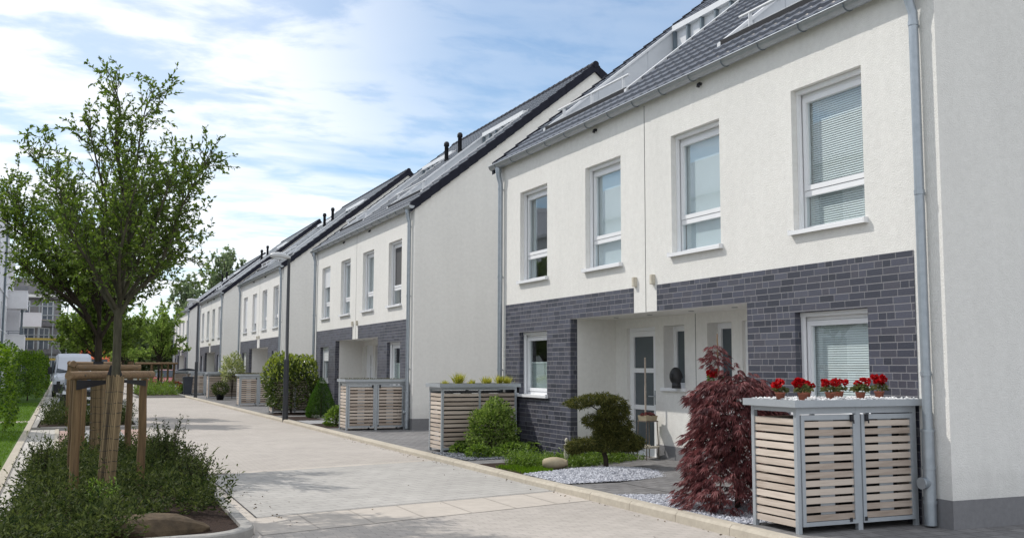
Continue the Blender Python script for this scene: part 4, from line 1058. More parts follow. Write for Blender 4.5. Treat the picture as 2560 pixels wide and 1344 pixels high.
def tree_parts(limbs, seed, r_trunk, r_limb, sec=.13, slen=(.25, .6), leafL=.065, leafW=.03, dens=1.0, up=.35, start=.2, tips=True):
    rg = np.random.default_rng(seed); wood = MB(); PP = []; DD = []
    def twig_leaves(pts, n):
        t = rg.uniform(.15, 1.05, n); idx = np.clip(t * (len(pts) - 1), 0, len(pts) - 1.001); i = idx.astype(int); f = (idx - i)[:, None]
        p = pts[i] * (1 - f) + pts[i + 1] * f; tan = unit(pts[np.minimum(i + 1, len(pts) - 1)] - pts[i])
        d = unit(tan * .8 + rg.normal(0, .55, (n, 3)) + np.array([0, 0, .12]))
        PP.append(p + rg.normal(0, .006, (n, 3))); DD.append(d)
    def wander(p, d, L, k=4, bend=.25):
        pts = [p]
        for _ in range(k):
            d = unit(d + rg.normal(0, bend, 3) + np.array([0, 0, up * .3])); p = p + d * L / k; pts.append(p)
        return np.array(pts)
    for li, L in enumerate(limbs):
        P = smooth_poly(L); m = len(P)
        if li == 0:
            wood.tube(P, np.linspace(r_trunk * 1.15, r_trunk * .85, m), 12); continue
        wood.tube(P, np.linspace(r_limb, r_limb * .18, m), 8)
        seg = np.linalg.norm(np.diff(P, axis=0), axis=1); cum = np.concatenate([[0], np.cumsum(seg)]); tot = cum[-1]
        s = start * tot
        while s < tot:
            i = min(np.searchsorted(cum, s) - 1, m - 2); i = max(i, 0); p = P[i] + (P[i + 1] - P[i]) * ((s - cum[i]) / max(seg[i], 1e-6)); tan = unit(P[i + 1] - P[i])
            perp = unit(np.cross(tan, rg.normal(size=3))); frac = s / tot
            d = unit(tan * .55 + perp * .85 + np.array([0, 0, up]))
            ln = rg.uniform(*slen) * (1.05 - .55 * frac)
            b = wander(p, d, ln); wood.tube(b, np.linspace(r_limb * .30 * (1 - .5 * frac) + .002, .0025, len(b)), 5, False)
            twig_leaves(b, max(3, int(dens * ln * 34)))
            for _ in range(rg.integers(2, 5)):
                j = rg.integers(1, len(b)); t2 = unit(b[j] - b[j - 1]); d2 = unit(t2 * .6 + rg.normal(0, .6, 3) + np.array([0, 0, up * .8])); l2 = rg.uniform(.10, .30) * (slen[1] / .6)
                tw = wander(b[j], d2, l2, 3); wood.tube(tw, [.003, .0025, .002, .0015], 4, False); twig_leaves(tw, max(3, int(dens * l2 * 60)))
            s += sec * rg.uniform(.5, 1.5)
        if tips:
            tw = wander(P[-1], unit(P[-1] - P[-2]), slen[0], 3, .12); wood.tube(tw, [.004, .003, .002, .0015], 4, False); twig_leaves(tw, int(14 * dens))
    PP = np.concatenate(PP); DD = np.concatenate(DD); n = len(PP)
    V = leaves(PP, DD, leafL * rg.uniform(.65, 1.2, n), leafW * rg.uniform(.8, 1.2, n), .12, rg)
    return wood, V
def make_tree(name, label, limbs, seed, leafmt, barkmt, r_trunk, r_limb, group=None, off=(0, 0, 0), **kw):
    base = limbs[0][0]
    r = thing(name, label, 'tree', (base[0] + off[0], base[1] + off[1], 0), 0, group)
    L = [[(p[0] - base[0], p[1] - base[1], p[2]) for p in l] for l in limbs]
    w, V = tree_parts(L, seed, r_trunk, r_limb, **kw)
    w.obj('trunk', barkmt, r); link('crown', quadmesh('crown', V, leafmt), r); return r

T1 = [[(-7.83, 5.20, -.12), (-7.79, 5.20, .75), (-7.75, 5.30, 1.55), (-7.75, 5.40, 2.32)],
 [(-7.75, 5.40, 2.20), (-7.60, 5.30, 2.49), (-7.38, 5.10, 2.75), (-7.19, 5.00, 3.14), (-7.10, 4.90, 3.52), (-6.92, 4.80, 3.96), (-6.74, 4.80, 4.36)],
 [(-7.67, 5.40, 2.45), (-7.36, 5.70, 2.96), (-7.06, 6.00, 3.47), (-6.92, 6.10, 3.98), (-6.94, 6.20, 4.30)],
 [(-7.75, 5.40, 2.25), (-7.69, 5.50, 2.87), (-7.65, 5.50, 3.37), (-7.60, 5.60, 4.05), (-7.55, 5.60, 4.72), (-7.48, 5.60, 5.20)],
 [(-7.65, 5.50, 3.37), (-7.80, 5.30, 4.12), (-7.87, 5.20, 4.59), (-7.84, 5.10, 4.92), (-7.95, 5.00, 5.24)],
 [(-7.73, 5.40, 2.47), (-7.97, 5.10, 3.11), (-7.97, 5.00, 3.67), (-8.09, 4.90, 4.12), (-8.20, 4.80, 4.55)],
 [(-7.76, 5.40, 2.25), (-8.01, 5.60, 2.67), (-8.16, 5.80, 3.18), (-8.36, 6.00, 3.70), (-8.61, 6.10, 4.10), (-8.86, 6.10, 4.38)],
 [(-7.48, 5.20, 2.61), (-7.19, 5.50, 2.94), (-7.03, 5.70, 3.13), (-6.85, 5.80, 3.36)],
 [(-7.73, 5.40, 2.42), (-7.79, 4.80, 2.89), (-7.72, 4.55, 3.40), (-7.65, 4.45, 3.83)],
 [(-7.73, 5.40, 2.47), (-7.52, 6.30, 3.16), (-7.72, 6.80, 3.86), (-7.88, 7.00, 4.23)],
 [(-7.74, 5.40, 2.40), (-7.55, 4.95, 2.95), (-7.35, 4.7, 3.5), (-7.22, 4.6, 4.0)],
 [(-7.76, 5.40, 2.30), (-8.05, 5.0, 2.75), (-8.35, 4.75, 3.2), (-8.5, 4.6, 3.65)],
 [(-7.66, 5.5, 3.2), (-7.42, 5.75, 3.9), (-7.30, 5.9, 4.4)]]
T2 = [[(-7.75, 10.70, -.12), (-7.77, 10.80, 1.05), (-7.78, 10.80, 1.72), (-7.80, 10.80, 2.22)],
 [(-7.80, 10.80, 2.10), (-8.11, 10.60, 2.65), (-8.43, 10.40, 3.09), (-8.80, 10.20, 3.51), (-9.28, 10.00, 3.93)],
 [(-7.94, 10.70, 2.42), (-8.30, 10.90, 2.93), (-8.70, 11.20, 3.49), (-9.04, 11.40, 4.05), (-9.29, 11.50, 4.72)],
 [(-7.79, 10.80, 2.15), (-7.80, 11.00, 3.10), (-7.95, 11.20, 3.81), (-8.17, 11.30, 4.37), (-8.45, 11.40, 4.9)],
 [(-7.78, 10.80, 2.05), (-7.49, 10.50, 2.63), (-7.19, 10.30, 2.93), (-6.92, 10.20, 3.15)],
 [(-8.01, 10.70, 2.56), (-8.42, 10.20, 2.81), (-8.71, 9.80, 2.97), (-8.97, 9.50, 3.20)],
 [(-7.79, 10.90, 2.68), (-7.47, 11.40, 3.42), (-7.28, 11.80, 4.21), (-7.22, 12.00, 4.7)],
 [(-7.79, 10.80, 2.40), (-7.95, 10.20, 3.09), (-8.22, 9.80, 3.63), (-8.50, 9.60, 3.92)],
 [(-7.95, 10.7, 2.35), (-8.35, 11.2, 2.8), (-8.75, 11.6, 3.3), (-9.2, 11.9, 3.9)],
 [(-7.8, 10.8, 2.5), (-8.1, 11.4, 3.3), (-8.5, 11.9, 4.1), (-8.75, 12.2, 4.6)],
 [(-8.1, 10.6, 2.6), (-8.6, 10.2, 3.2), (-8.95, 10.0, 3.7), (-9.1, 9.9, 4.3)],
 [(-7.7, 10.7, 2.4), (-7.5, 10.2, 3.0), (-7.4, 9.9, 3.7), (-7.5, 9.7, 4.2)]]
make_tree('street_tree', 'nearest street tree, reed wrapped trunk leaning right between round stakes', [T1[0]] + [[(-7.75 + (p[0] + 7.75) * .93, 5.4 + (p[1] - 5.4) * .95, 2.2 + (p[2] - 2.2) * .925) for p in l] for l in T1[1:]], 21, 'treeleaf', 'bark', .053, .028, 'young street trees in the planting strips', sec=.058, slen=(.28, .72), dens=.92, leafL=.066, leafW=.027)
make_tree('street_tree', 'second street tree, its dark trunk standing left behind the nearest trunk', T2, 22, 'treeleaf', 'barkd', .062, .031, 'young street trees in the planting strips', sec=.064, slen=(.35, .9), dens=.95, leafL=.07, leafW=.033)
def round_tree(name, label, x, y, h0, h1, rx, seed, leafmt, r_tr, group=None, ry=None, nl=11, sec=.2, dens=.8, leafL=.11, leafW=.055, slen=(.3, .8), z0=0, fork=None, barkmt='barkd', r_limb=None, cat=None):
    rg = np.random.default_rng(seed); ry = ry or rx; fork = fork if fork is not None else h0
    L = [[(x, y, z0 - .1), (x + rg.normal(0, .03), y, fork * .5), (x, y, fork + .1)]]
    for k in range(nl):
        a = 2 * PI * k / nl + rg.uniform(-.3, .3); e = rg.uniform(.15, 1.0); cz = (h0 + h1) / 2; hz = (h1 - h0) / 2
        q = (x + math.cos(a) * rx * math.cos(e * 1.4) * .9, y + math.sin(a) * ry * math.cos(e * 1.4) * .9, cz + hz * math.sin(e * 1.5) * .92)
        if k % 3 == 0: q = (x + math.cos(a) * rx * .9, y + math.sin(a) * ry * .9, h0 + (h1 - h0) * rg.uniform(.12, .35))
        L.append([(x, y, fork), (x + (q[0] - x) * .35, y + (q[1] - y) * .35, fork + (q[2] - fork) * .45), q])
    L.append([(x, y, fork), (x + .1 * rx, y, (fork + h1) / 2), (x, y, h1 * .95)])
    return make_tree(name, label, L, seed, leafmt, barkmt, r_tr, r_limb or r_tr * .55, group, sec=sec, dens=dens, leafL=leafL, leafW=leafW, slen=slen, start=.25)
round_tree('street_tree', 'small street tree in the planter beyond the reed wrapped trunks, before the silver van', -7.35, 25.4, 1.8, 5.6, 1.3, 31, 'treeleaf', .045, 'young street trees in the planting strips', sec=.062, leafL=.10, leafW=.055, slen=(.3, .75), nl=20)
round_tree('street_tree', 'street tree just past the second planter, hidden by the two near crowns', -7.3, 29.2, 1.9, 5.6, 1.3, 38, 'treeleaf', .05, 'young street trees in the planting strips', sec=.07, leafL=.11, leafW=.06, slen=(.3, .75), nl=18)
round_tree('street_tree', 'young street tree growing behind the silver van on the left', -7.0, 62, 2.2, 5.4, 1.8, 32, 'farleaf', .07, 'young street trees in the planting strips', sec=.2, leafL=.16, leafW=.085, dens=.65)
round_tree('street_tree', 'bushy light green street tree in the far planter on the right of the road', -2.95, 57, 1.9, 5.7, 1.75, 33, 'farleaf', .07, 'young street trees in the planting strips', sec=.16, leafL=.15, leafW=.08, nl=14)
round_tree('street_tree', 'second light green street tree, left behind the far right planter', -4.2, 72, 1.9, 5.0, 1.7, 34, 'farleaf', .07, 'young street trees in the planting strips', sec=.18, leafL=.17, leafW=.09, nl=14)
round_tree('street_tree', 'distant street tree closing the middle of the road view', -4.6, 96, 1.6, 5.2, 2.2, 35, 'farleaf', .07, 'young street trees in the planting strips', sec=.22, leafL=.22, leafW=.12, nl=14)
round_tree('tall_tree', 'tall airy tree rising behind the roofs, nearer the ridge line', 8.7, 112, 3.0, 15.4, 3.3, 36, 'talleaf', .22, 'tall trees behind the terrace roofs', sec=.5, leafL=.36, leafW=.22, slen=(.7, 1.8), nl=18, dens=.36, fork=6)
round_tree('tall_tree', 'tall greyish tree left of the other roof top tree', 5.9, 122, 2.5, 12.8, 3.1, 37, 'talleaf', .2, 'tall trees behind the terrace roofs', sec=.5, leafL=.36, leafW=.22, slen=(.7, 1.8), nl=18, dens=.36, fork=5)
# far wood as one mass
rg = np.random.default_rng(40); Q = []; n = 34000
x = rg.uniform(-26, 16, n); y = rg.uniform(150, 175, n); top = 7.4 + 1.1 * np.sin(x * .33) + .9 * np.sin(x * .8 + 1) + rg.normal(0, .35, n); z = top * rg.uniform(0, 1, n) ** .6
o = link('woodland', quadmesh('woodland', leaves(np.column_stack([x, y, z]), sphere_dirs(n, rg), .7, .5, 0, rg), 'woodsleaf')); stuff(o); o['label'] = 'far belt of woodland closing the end of the street'; o['category'] = 'wood'

# ---- low shrub cover of the planters
def shrub_cover(poly, n_stems, hgt, seed, L, per=16, avoid=()):
    rg = np.random.default_rng(seed); P = poly_sampler(poly)(n_stems, rg)
    for ax, ay, r in avoid: P = P[np.hypot(P[:, 0] - ax, P[:, 1] - ay) > r]
    n = len(P); hm = hgt * (.55 + .45 * np.sin(P[:, 0] * 4.1 + 1) * np.sin(P[:, 1] * 2.7) + rg.uniform(0, .55, n))
    hm = np.clip(hm * np.where(rg.uniform(0, 1, n) < .10, 1.5, 1.0), .10, hgt * 1.9)
    lean = rg.normal(0, .3, (n, 2)); Vs = []
    for k in range(per):
        f = rg.uniform(.12, 1.0, n); p = P + np.column_stack([lean[:, 0] * hm * f, lean[:, 1] * hm * f, hm * f - .02]); p += rg.normal(0, .012, p.shape)
        d = np.column_stack([rg.normal(0, .75, n) + lean[:, 0], rg.normal(0, .75, n) + lean[:, 1], rg.uniform(-.1, .6, n) + f * .9])
        Vs.append(leaves(p, d, L * rg.uniform(.5, 1.35, n), L * .30, .15, rg))
    return np.concatenate(Vs)
ins1 = [(-8.75, 3.05), (-6.98, 3.9), (-6.60, 3.75), (-6.58, 5.5), (-6.48, 8), (-6.42, 11.5), (-6.6, 13.2), (-8.2, 13.6), (-8.75, 10)]
V1 = shrub_cover(ins1, 2500, .34, 50, .066, 16); V1b = shrub_cover([(-8.85, 1.9), (-7.55, 2.5), (-7.7, 3.6), (-8.85, 3.6)], 360, .30, 55, .066, 16)
o = link('low_shrubs', quadmesh('low_shrubs', np.concatenate([V1, V1b]), 'shrubleaf')); stuff(o); o['label'] = 'dark low shrubs filling the near planter round the staked trees'; o['category'] = 'ground cover'
# taller upright plants in the near planter
def sprig(x, y, h, w, seed, label, name='upright_shrub', mt='shrubleaf', group='upright shrubs standing out of the near planter', n=26, per=26, L=.05, z=0):
    rg = np.random.default_rng(seed); r = thing(name, label, 'shrub', (x, y, z), 0, group); wd = MB(); P = []; DD = []
    for k in range(n):
        a = rg.uniform(0, 2 * PI); q = np.array([math.cos(a), math.sin(a), 0]) * w * rg.uniform(.1, 1); hh = h * rg.uniform(.55, 1.05)
        pts = np.array([(0, 0, -.03), q * .5 + np.array([0, 0, hh * .5]), q + np.array([0, 0, hh])]) + np.array([rg.normal(0, w * .2), rg.normal(0, w * .2), 0])
        wd.tube(pts, [.004, .003, .0015], 4, False); t = rg.uniform(.25, 1.02, per)[:, None]
        p = pts[0] * (1 - t) ** 2 + 2 * pts[1] * t * (1 - t) + pts[2] * t ** 2; P.append(p); DD.append(rg.normal(0, .7, (per, 3)) + np.array([q[0], q[1], .45]))
    P = np.concatenate(P); DD = np.concatenate(DD)
    wd.obj('stems', 'barkd', r); link('foliage', quadmesh('foliage', leaves(P, DD, L * rg.uniform(.6, 1.3, len(P)), L * .36, .1, rg), mt), r)
sprig(-8.55, 7.3, .62, .16, 61, 'single upright shrub sticking up before the pale pavement slabs')
sprig(-6.75, 9.4, .80, .30, 62, 'tall loose shrub right of the right hand stake', n=34)
sprig(-6.85, 8.2, .60, .30, 63, 'dense shrub in front of the right stake, towards the road', n=34)
sprig(-6.66, 6.6, .58, .26, 64, 'shrub leaning over the kerb beside the dark paving joint', n=34)
sprig(-6.78, 5.2, .50, .24, 65, 'shrub with wispy shoots at the front right corner above the boulder', n=34)
sprig(-7.9, 4.15, .42, .26, 66, 'bright green shrub just left of the boulder', mt='cover', n=30)
o = link('low_shrubs_far', quadmesh('low_shrubs_far', shrub_cover([(-8.75, 22.1), (-6.5, 22.2), (-6.4, 25), (-6.7, 25.6), (-8.7, 25.6)], 1100, .55, 51, .07, 16), 'shrubleaf')); stuff(o); o['label'] = 'dark low shrubs filling the second planter before the black car'; o['category'] = 'ground cover'
o = link('low_shrubs_right', quadmesh('low_shrubs_right', shrub_cover([(-4.4, 50.9), (-2.3, 50.9), (-2.2, 59), (-4.3, 58)], 700, .7, 52, .11, 12), 'cover')); stuff(o); o['label'] = 'loose plants in the far planter on the right side of the road'; o['category'] = 'ground cover'
P0 = poly_sampler([(-8.2, 30), (-6.8, 30), (-6.8, 33), (-8.4, 33)])(10, np.random.default_rng(3))

# ---- boulder
mb = MB(); mb.blob((0, 0, 0), (.47, .24, .17), 8, .14, 3, .5, False)
mb.v = [(p[0], p[1], min(p[2], .125 + .03 * p[0] + .012 * math.sin(9 * p[1] + 5 * p[0]))) for p in mb.v]
mb.v = [(p[0] + (max(0, p[0] - .2)) * .55, p[1] * (1 - .55 * max(0, p[0])), p[2] * (1 - .25 * max(0, p[0]))) for p in mb.v]
o = mb.obj('boulder', 'rock', None, (-7.50, 3.02, .03)); o.rotation_euler = (0, .02, .12); o['label'] = 'brown flat topped boulder lying at the near end of the planter'; o['category'] = 'boulder'

# ---- tree stakes
def stake_frame(label, posts, rails, straps, h=1.47):
    x0 = sum(p[0] for p in posts) / len(posts); y0 = sum(p[1] for p in posts) / len(posts)
    r = thing('tree_stake_frame', label, 'tree stakes', (x0, y0, 0), 0, 'round timber tree stakes')
    rg = np.random.default_rng(int(abs(x0 * 100 + y0 * 10)))
    for p in posts:
        mb = MB(); rad = p[2]; hh = p[3] if len(p) > 3 else h; k = 9
        pts = [(p[0] - x0 + rg.normal(0, .004), p[1] - y0 + rg.normal(0, .004), -.05 + (hh + .05) * i / k) for i in range(k + 1)]
        mb.tube(pts, [rad * (1.04 - .10 * i / k) * rg.uniform(.985, 1.015) for i in range(k + 1)], 14, True, rg.uniform(.0, .5)); mb.obj('post', 'pole', r)
    for a, b, r0, r1, z in rails:
        mb = MB(); A = np.array([a[0] - x0, a[1] - y0, z]); B = np.array([b[0] - x0, b[1] - y0, z + (a[2] if len(a) > 2 else 0)]); k = 7
        mb.tube([A + (B - A) * i / k + np.array([0, 0, rg.normal(0, .002)]) for i in range(k + 1)], [(r0 + (r1 - r0) * i / k) * rg.uniform(.97, 1.02) for i in range(k + 1)], 14, True, rg.uniform(.25, .5))
        ro = mb.obj('rail', 'polex', r)
        mbb = MB(); dv = (B - A) / np.linalg.norm(B - A); nv = np.array([dv[1], -dv[0], 0.])
        for t in (.14, .93):
            c = A + (B - A) * t + nv * (r0 + (r1 - r0) * t - .004); mbb.tube([c, c + nv * .012], .011, 7)
        mbb.obj('bolt', 'iron', ro)
    for quad in straps:
        mb = MB(); q = [np.array([p[0] - x0, p[1] - y0, p[2]]) for p in quad]; nv = np.cross(q[1] - q[0], q[3] - q[0]); nv = nv / np.linalg.norm(nv) * .004
        mb.add([p - nv for p in q] + [p + nv for p in q], [[0, 1, 2, 3], [7, 6, 5, 4], [0, 4, 5, 1], [1, 5, 6, 2], [2, 6, 7, 3], [3, 7, 4, 0]]); mb.obj('strap', 'black', r)
C_, I_, B_ = (-8.165, 5.3), (-7.345, 6.5), (-8.19, 8.0)
stake_frame('nearest tree stake frame, a thick round rail with black straps across its front', [(C_[0], C_[1], .052, 1.46), (I_[0], I_[1], .052, 1.46), (-8.17, 7.4, .05, 1.60)],
 [((-8.27, 5.13), (-7.25, 6.42), .052, .046, 1.515)],
 [[(-8.18, 5.16, 1.46), (-7.80, 5.52, 1.455), (-7.80, 5.52, 1.42), (-8.18, 5.16, 1.345)], [(-7.74, 5.75, 1.46), (-7.33, 6.40, 1.44), (-7.33, 6.40, 1.365), (-7.74, 5.75, 1.44)],
  [(-7.86, 5.37, 1.47), (-7.66, 5.37, 1.47), (-7.70, 5.38, 1.60), (-7.81, 5.38, 1.64)]])
stake_frame('second tree stake frame, behind the nearest trunk, with a taller front post on its right', [(-8.0, 10.3, .052, 1.5), (-7.28, 10.5, .052, 1.70), (-8.14, 13.0, .05, 1.62), (-7.62, 13.2, .045, 1.55)],
 [((-8.14, 10.22), (-7.13, 10.40), .052, .052, 1.60), ((-8.2, 13.1), (-7.3, 13.1), .05, .048, 1.66), ((-8.17, 10.1), (-8.17, 13.3), .05, .05, 1.66)],
 [[(-7.86, 10.70, 1.64), (-7.70, 10.70, 1.64), (-7.70, 10.70, 1.70), (-7.86, 10.70, 1.70)]])
stake_frame('tree stake frame in the second planter, two thick weathered posts with a rail', [(-8.13, 23.2, .062, 1.66), (-8.11, 24.4, .062, 1.66), (-7.2, 23.3, .055, 1.6), (-7.2, 24.6, .055, 1.6)],
 [((-8.14, 23.0), (-8.1, 24.7), .065, .06, 1.70), ((-8.1, 24.7), (-7.1, 24.8), .055, .055, 1.62)], [])
fx = [(-4.2, 55.3), (-3.5, 55.2), (-2.9, 55.5), (-2.2, 55.6), (-4.0, 58.2), (-3.2, 58.4), (-2.3, 58.2)]
stake_frame('far tree stake frame with many posts in the right hand planter', [(a, b, .065, 1.75) for a, b in fx], [((-4.4, 55.3), (-2.95, 55.3), .07, .06, 1.78), ((-3.1, 55.4), (-2.0, 55.5), .065, .06, 1.80), ((-4.2, 58.2), (-2.1, 58.3), .06, .06, 1.78)], [])
# reed mats wrapped round the two near trunks
def reed_wrap(pts, rad, label, seed, z0, z1):
    rg = np.random.default_rng(seed); mb = MB(); n = 30; P = smooth_poly(pts, 6); sel = P[(P[:, 2] > z0 - .02) & (P[:, 2] < z1 + .02)]
    sel = np.vstack([[np.interp(z0, P[:, 2], P[:, i]) for i in range(3)], sel, [np.interp(z1, P[:, 2], P[:, i]) for i in range(3)]])
    b = sel[0]
    for k in range(n):
        a = 2 * PI * k / n; rr = rad * rg.uniform(.97, 1.04); e0, e1 = rg.uniform(-.03, .02), rg.uniform(-.02, .03)
        q = [(p[0] - b[0] + rr * math.cos(a), p[1] - b[1] + rr * math.sin(a), p[2] + (e0 if i == 0 else e1 if i == len(sel) - 1 else 0)) for i, p in enumerate(sel)]
        mb.tube(q, rad * .115 * rg.uniform(.8, 1.15), 5, True, rg.uniform(0, 1), False)
    r = mb.obj('reed_wrap', 'reed', None, (b[0], b[1], 0)); r['label'] = label; r['category'] = 'reed mat'; r['group'] = 'reed mats round the street tree trunks'
    z = z0 + .1
    while z < z1 - .05:
        c = [np.interp(z, P[:, 2], P[:, i]) for i in range(2)]
        wb = MB(); wb.tube([(c[0] - b[0] + rad * 1.09 * math.cos(a), c[1] - b[1] + rad * 1.09 * math.sin(a), z + .006 * math.sin(3 * a + z * 9)) for a in np.linspace(0, 2 * PI, 25)], .0035, 4, False); z += rg.uniform(.11, .15)
        wb.obj('binding_wire', 'black', r)
reed_wrap(T1[0], .092, 'reed mat wrapped round the nearest leaning trunk', 3, .02, 1.50)
reed_wrap(T2[0], .100, 'reed mat wrapped round the second trunk, left and farther back', 4, .05, 1.55)

# ---- red maple
def maple():
    r = thing('red_maple', 'dark red laceleaf maple mounded beside the nearest bin shelter', 'shrub', (-1.13, 2.08, 0))
    rg = np.random.default_rng(71); wood = MB(); Q = []
    wood.tube([(0, 0, -.05), (.03, .02, .3), (-.02, .05, .7), (.02, .02, 1.1), (-.05, .05, 1.5)], [.035, .03, .025, .018, .008], 8)
    def frond(p, out, L):
        m = 7; s = unit(np.cross(out, [0, 0, 1.])); 
        for k in range(m):
            a = (k - 3) * .30; d = unit(out * math.cos(a) + s * math.sin(a) + np.array([0, 0, -.55 + rg.normal(0, .15)]))
            l = L * (1 - .09 * abs(k - 3)) * rg.uniform(.8, 1.15)
            Q.append((p, d, l))
    rows = []
    for i in range(3600):
        zc = rg.uniform(0, 1) ** .9
        # profile radius by height
        z = .05 + 1.42 * zc; rad = np.interp(z, [0, .12, .35, .7, 1.0, 1.3, 1.42, 1.5], [.74, .70, .60, .545, .525, .49, .40, .22])
        a = rg.uniform(0, 2 * PI); f = rg.uniform(.55, 1.0) ** .5
        lob = 1 + .13 * math.sin(3 * a + z * 9) + .1 * math.sin(5 * a - z * 14)
        p = np.array([math.cos(a) * rad * f * lob, math.sin(a) * rad * f * lob * .95, z + rg.normal(0, .02)])
        rows.append((p, unit(np.array([math.cos(a), math.sin(a), .15])), .115))
    for i in range(150):        # leader with a looser tuft on top, leaning right
        t = rg.uniform(0, 1); a = rg.uniform(0, 2 * PI); rr = rg.uniform(.05, .26) * (1 - .35 * t)
        rows.append((np.array([-.06 + .26 * (1 - t) + math.cos(a) * rr, -.05 + math.sin(a) * rr, 1.36 + .20 * t + .05 * rg.normal()]), unit(np.array([math.cos(a), math.sin(a), .1])), .10))
    for i in range(70):
        t = rg.uniform(0, 1); a = rg.uniform(0, 2 * PI); rr = rg.uniform(.02, .20) * (1 - .5 * t)
        rows.append((np.array([-.20 + math.cos(a) * rr, .10 + math.sin(a) * rr, 1.62 + .28 * t]), unit(np.array([math.cos(a), math.sin(a), .15])), .085))
    for p, o_, L in rows: frond(p, o_, L)
    P = np.array([q[0] for q in Q]); Dd = np.array([q[1] for q in Q]); L = np.array([q[2] for q in Q])
    tone = np.repeat(np.clip(rg.normal(.5, .3, len(rows)), 0, 1), 7) + rg.normal(0, .12, len(P))
    link('crown', quadmesh('crown', leaves(P, Dd, L, .0145, .25, rg), 'maple', np.clip(tone, 0, 1)), r)
    for k in range(26):
        a = rg.uniform(0, 2 * PI); z = rg.uniform(.2, 1.3); rad = np.interp(z, [0, .35, 1.0, 1.45], [.6, .55, .4, .15])
        wood.tube([(0, .03, z * .8), (math.cos(a) * rad * .5, math.sin(a) * rad * .5, z + .08), (math.cos(a) * rad, math.sin(a) * rad, z)], [.010, .006, .002], 5)
    wood.tube([(-.03, .04, 1.3), (-.16, .08, 1.6), (-.20, .10, 1.9)], [.006, .004, .002], 5)
    wood.obj('trunk', 'barkd', r)
maple()
mb = MB(); mb.tube([(0, 0, 0), (.01, 0, 1.0), (0, .01, 2.03)], .0075, 7); o = mb.obj('bamboo_cane', 'polex', None, (-1.28, 2.2, 0)); o['label'] = 'thin tan bamboo cane rising out of the red maple'; o['category'] = 'cane'

# ---- cloud pruned juniper
def juniper():
    r = thing('cloud_juniper', 'dark green cloud pruned juniper on the gravel mound', 'shrub', (-.36, 6.55, .06))
    rg = np.random.default_rng(81); wd = MB()
    wd.tube(smooth_poly([(0, 0, -.08), (.0, .0, .12), (-.03, .03, .28), (.05, .0, .45), (.02, .02, .62), (.0, .0, .78), (-.04, .05, .95), (-.1, .1, 1.03)], 4), np.linspace(.045, .014, 29), 8)
    # pads: centre (x across, z), radii; u = towards the house/right in the picture
    ux = np.array([.80, -.60, 0]); vx = np.array([.60, .80, 0])
    pads = [(-.42, 1.00, .20, .065), (-.18, 1.06, .22, .07), (.05, 1.07, .20, .075), (.24, .98, .18, .11), (.30, .88, .15, .09), (.10, .86, .16, .07),
            (-.16, .72, .18, .085), (.06, .68, .24, .13), (.30, .66, .20, .12), (.18, .56, .26, .09), (.02, .50, .16, .07),
            (.30, .44, .28, .12), (.50, .40, .20, .10), (.42, .33, .26, .07), (-.40, .33, .20, .09), (-.24, .36, .20, .08), (-.52, .27, .12, .07), (-.06, .38, .16, .09), (.14, .36, .2, .10)]
    Vs = []
    for (u, z, ra, rz) in pads:
        u = u * .92 - .05; ra *= .95; rz *= 1.05; off = rg.uniform(-.10, .10); c = ux * u + vx * off + np.array([0, 0, z]); n = int(4200 * ra * (ra + rz) / .05 * .30) + 400
        d = sphere_dirs(n, rg); f = rg.uniform(.35, 1, (n, 1)) ** .4; ray = d[:, :1] * ux * ra + d[:, 1:2] * vx * ra * .95 + d[:, 2:] * np.array([0, 0, rz])
        lump = 1 + .24 * np.sin(9 * d[:, :1] + 4 * u) * np.sin(8 * d[:, 1:2] + z * 9) + .12 * np.sin(17 * d[:, :1] + 11 * d[:, 2:])
        p = c + ray * f * lump
        dd = unit(ray + np.array([0, 0, -.15]) * ra) + rg.normal(0, .42, (n, 3))
        k9 = rg.uniform(0, 1, n) < .14; p[k9] += unit(ray[k9]) * rg.uniform(.0, .045, (k9.sum(), 1))
        Vs.append(leaves(p, dd, rg.uniform(.03, .07, n), .011, .1, rg))
        wd.tube([(0.02, 0, z * .8), tuple(c * .5 + np.array([0, 0, z * .45])), tuple(c)], [.014, .009, .005], 5)
    wd.obj('trunk', 'barkd', r); link('crown', quadmesh('crown', np.concatenate(Vs), 'juniper'), r)
juniper()

# ---- dense leafy bodies
def leafy(name, label, loc, shape, n, L, W, mt, seed, cat='shrub', group=None, shell=.6, core=None, jit=.5, droop=.1, rotz=0, up=.25, stem=True):
    """shape(d, rg) gives the surface point in direction d"""
    rg = np.random.default_rng(seed); r = thing(name, label, cat, loc, rotz, group)
    d = sphere_dirs(n, rg); d[:, 2] = np.where(d[:, 2] < -.6, -d[:, 2], d[:, 2]); S = shape(d)
    f = rg.uniform(shell, 1.02, (n, 1)) ** .7; P = S * f; P = P[P[:, 2] > 0.0]; m = len(P)
    cen = np.array([0, 0, P[:, 2].mean() * .8]); out = unit(P - cen)
    dd = out * .8 + rg.normal(0, jit, (m, 3)) + np.array([0, 0, up])
    link('foliage', quadmesh('foliage', leaves(P, dd, L * rg.uniform(.6, 1.25, m), W * rg.uniform(.8, 1.2, m), droop, rg), mt), r)
    if stem:
        wd = MB(); hz = float(S[:, 2].max())
        for k in range(5): wd.tube([(rg.normal(0, .03), rg.normal(0, .03), -.04), (rg.normal(0, .08), rg.normal(0, .08), hz * .4), (rg.normal(0, .15), rg.normal(0, .15), hz * .75)], [.012, .009, .004], 5)
        wd.obj('stems', 'barkd', r)
    return r
def ell(rx, ry, rz, z0, lump=.10, k=5.0, ph=0.):
    def f(d):
        l = 1 + lump * (np.sin(k * d[:, 0] + ph) * np.sin(k * d[:, 1] + 2 * ph) + .7 * np.sin(1.7 * k * d[:, 2] + 3 * d[:, 0]))
        return d * np.array([rx, ry, rz]) * l[:, None] + np.array([0, 0, z0])
    return f
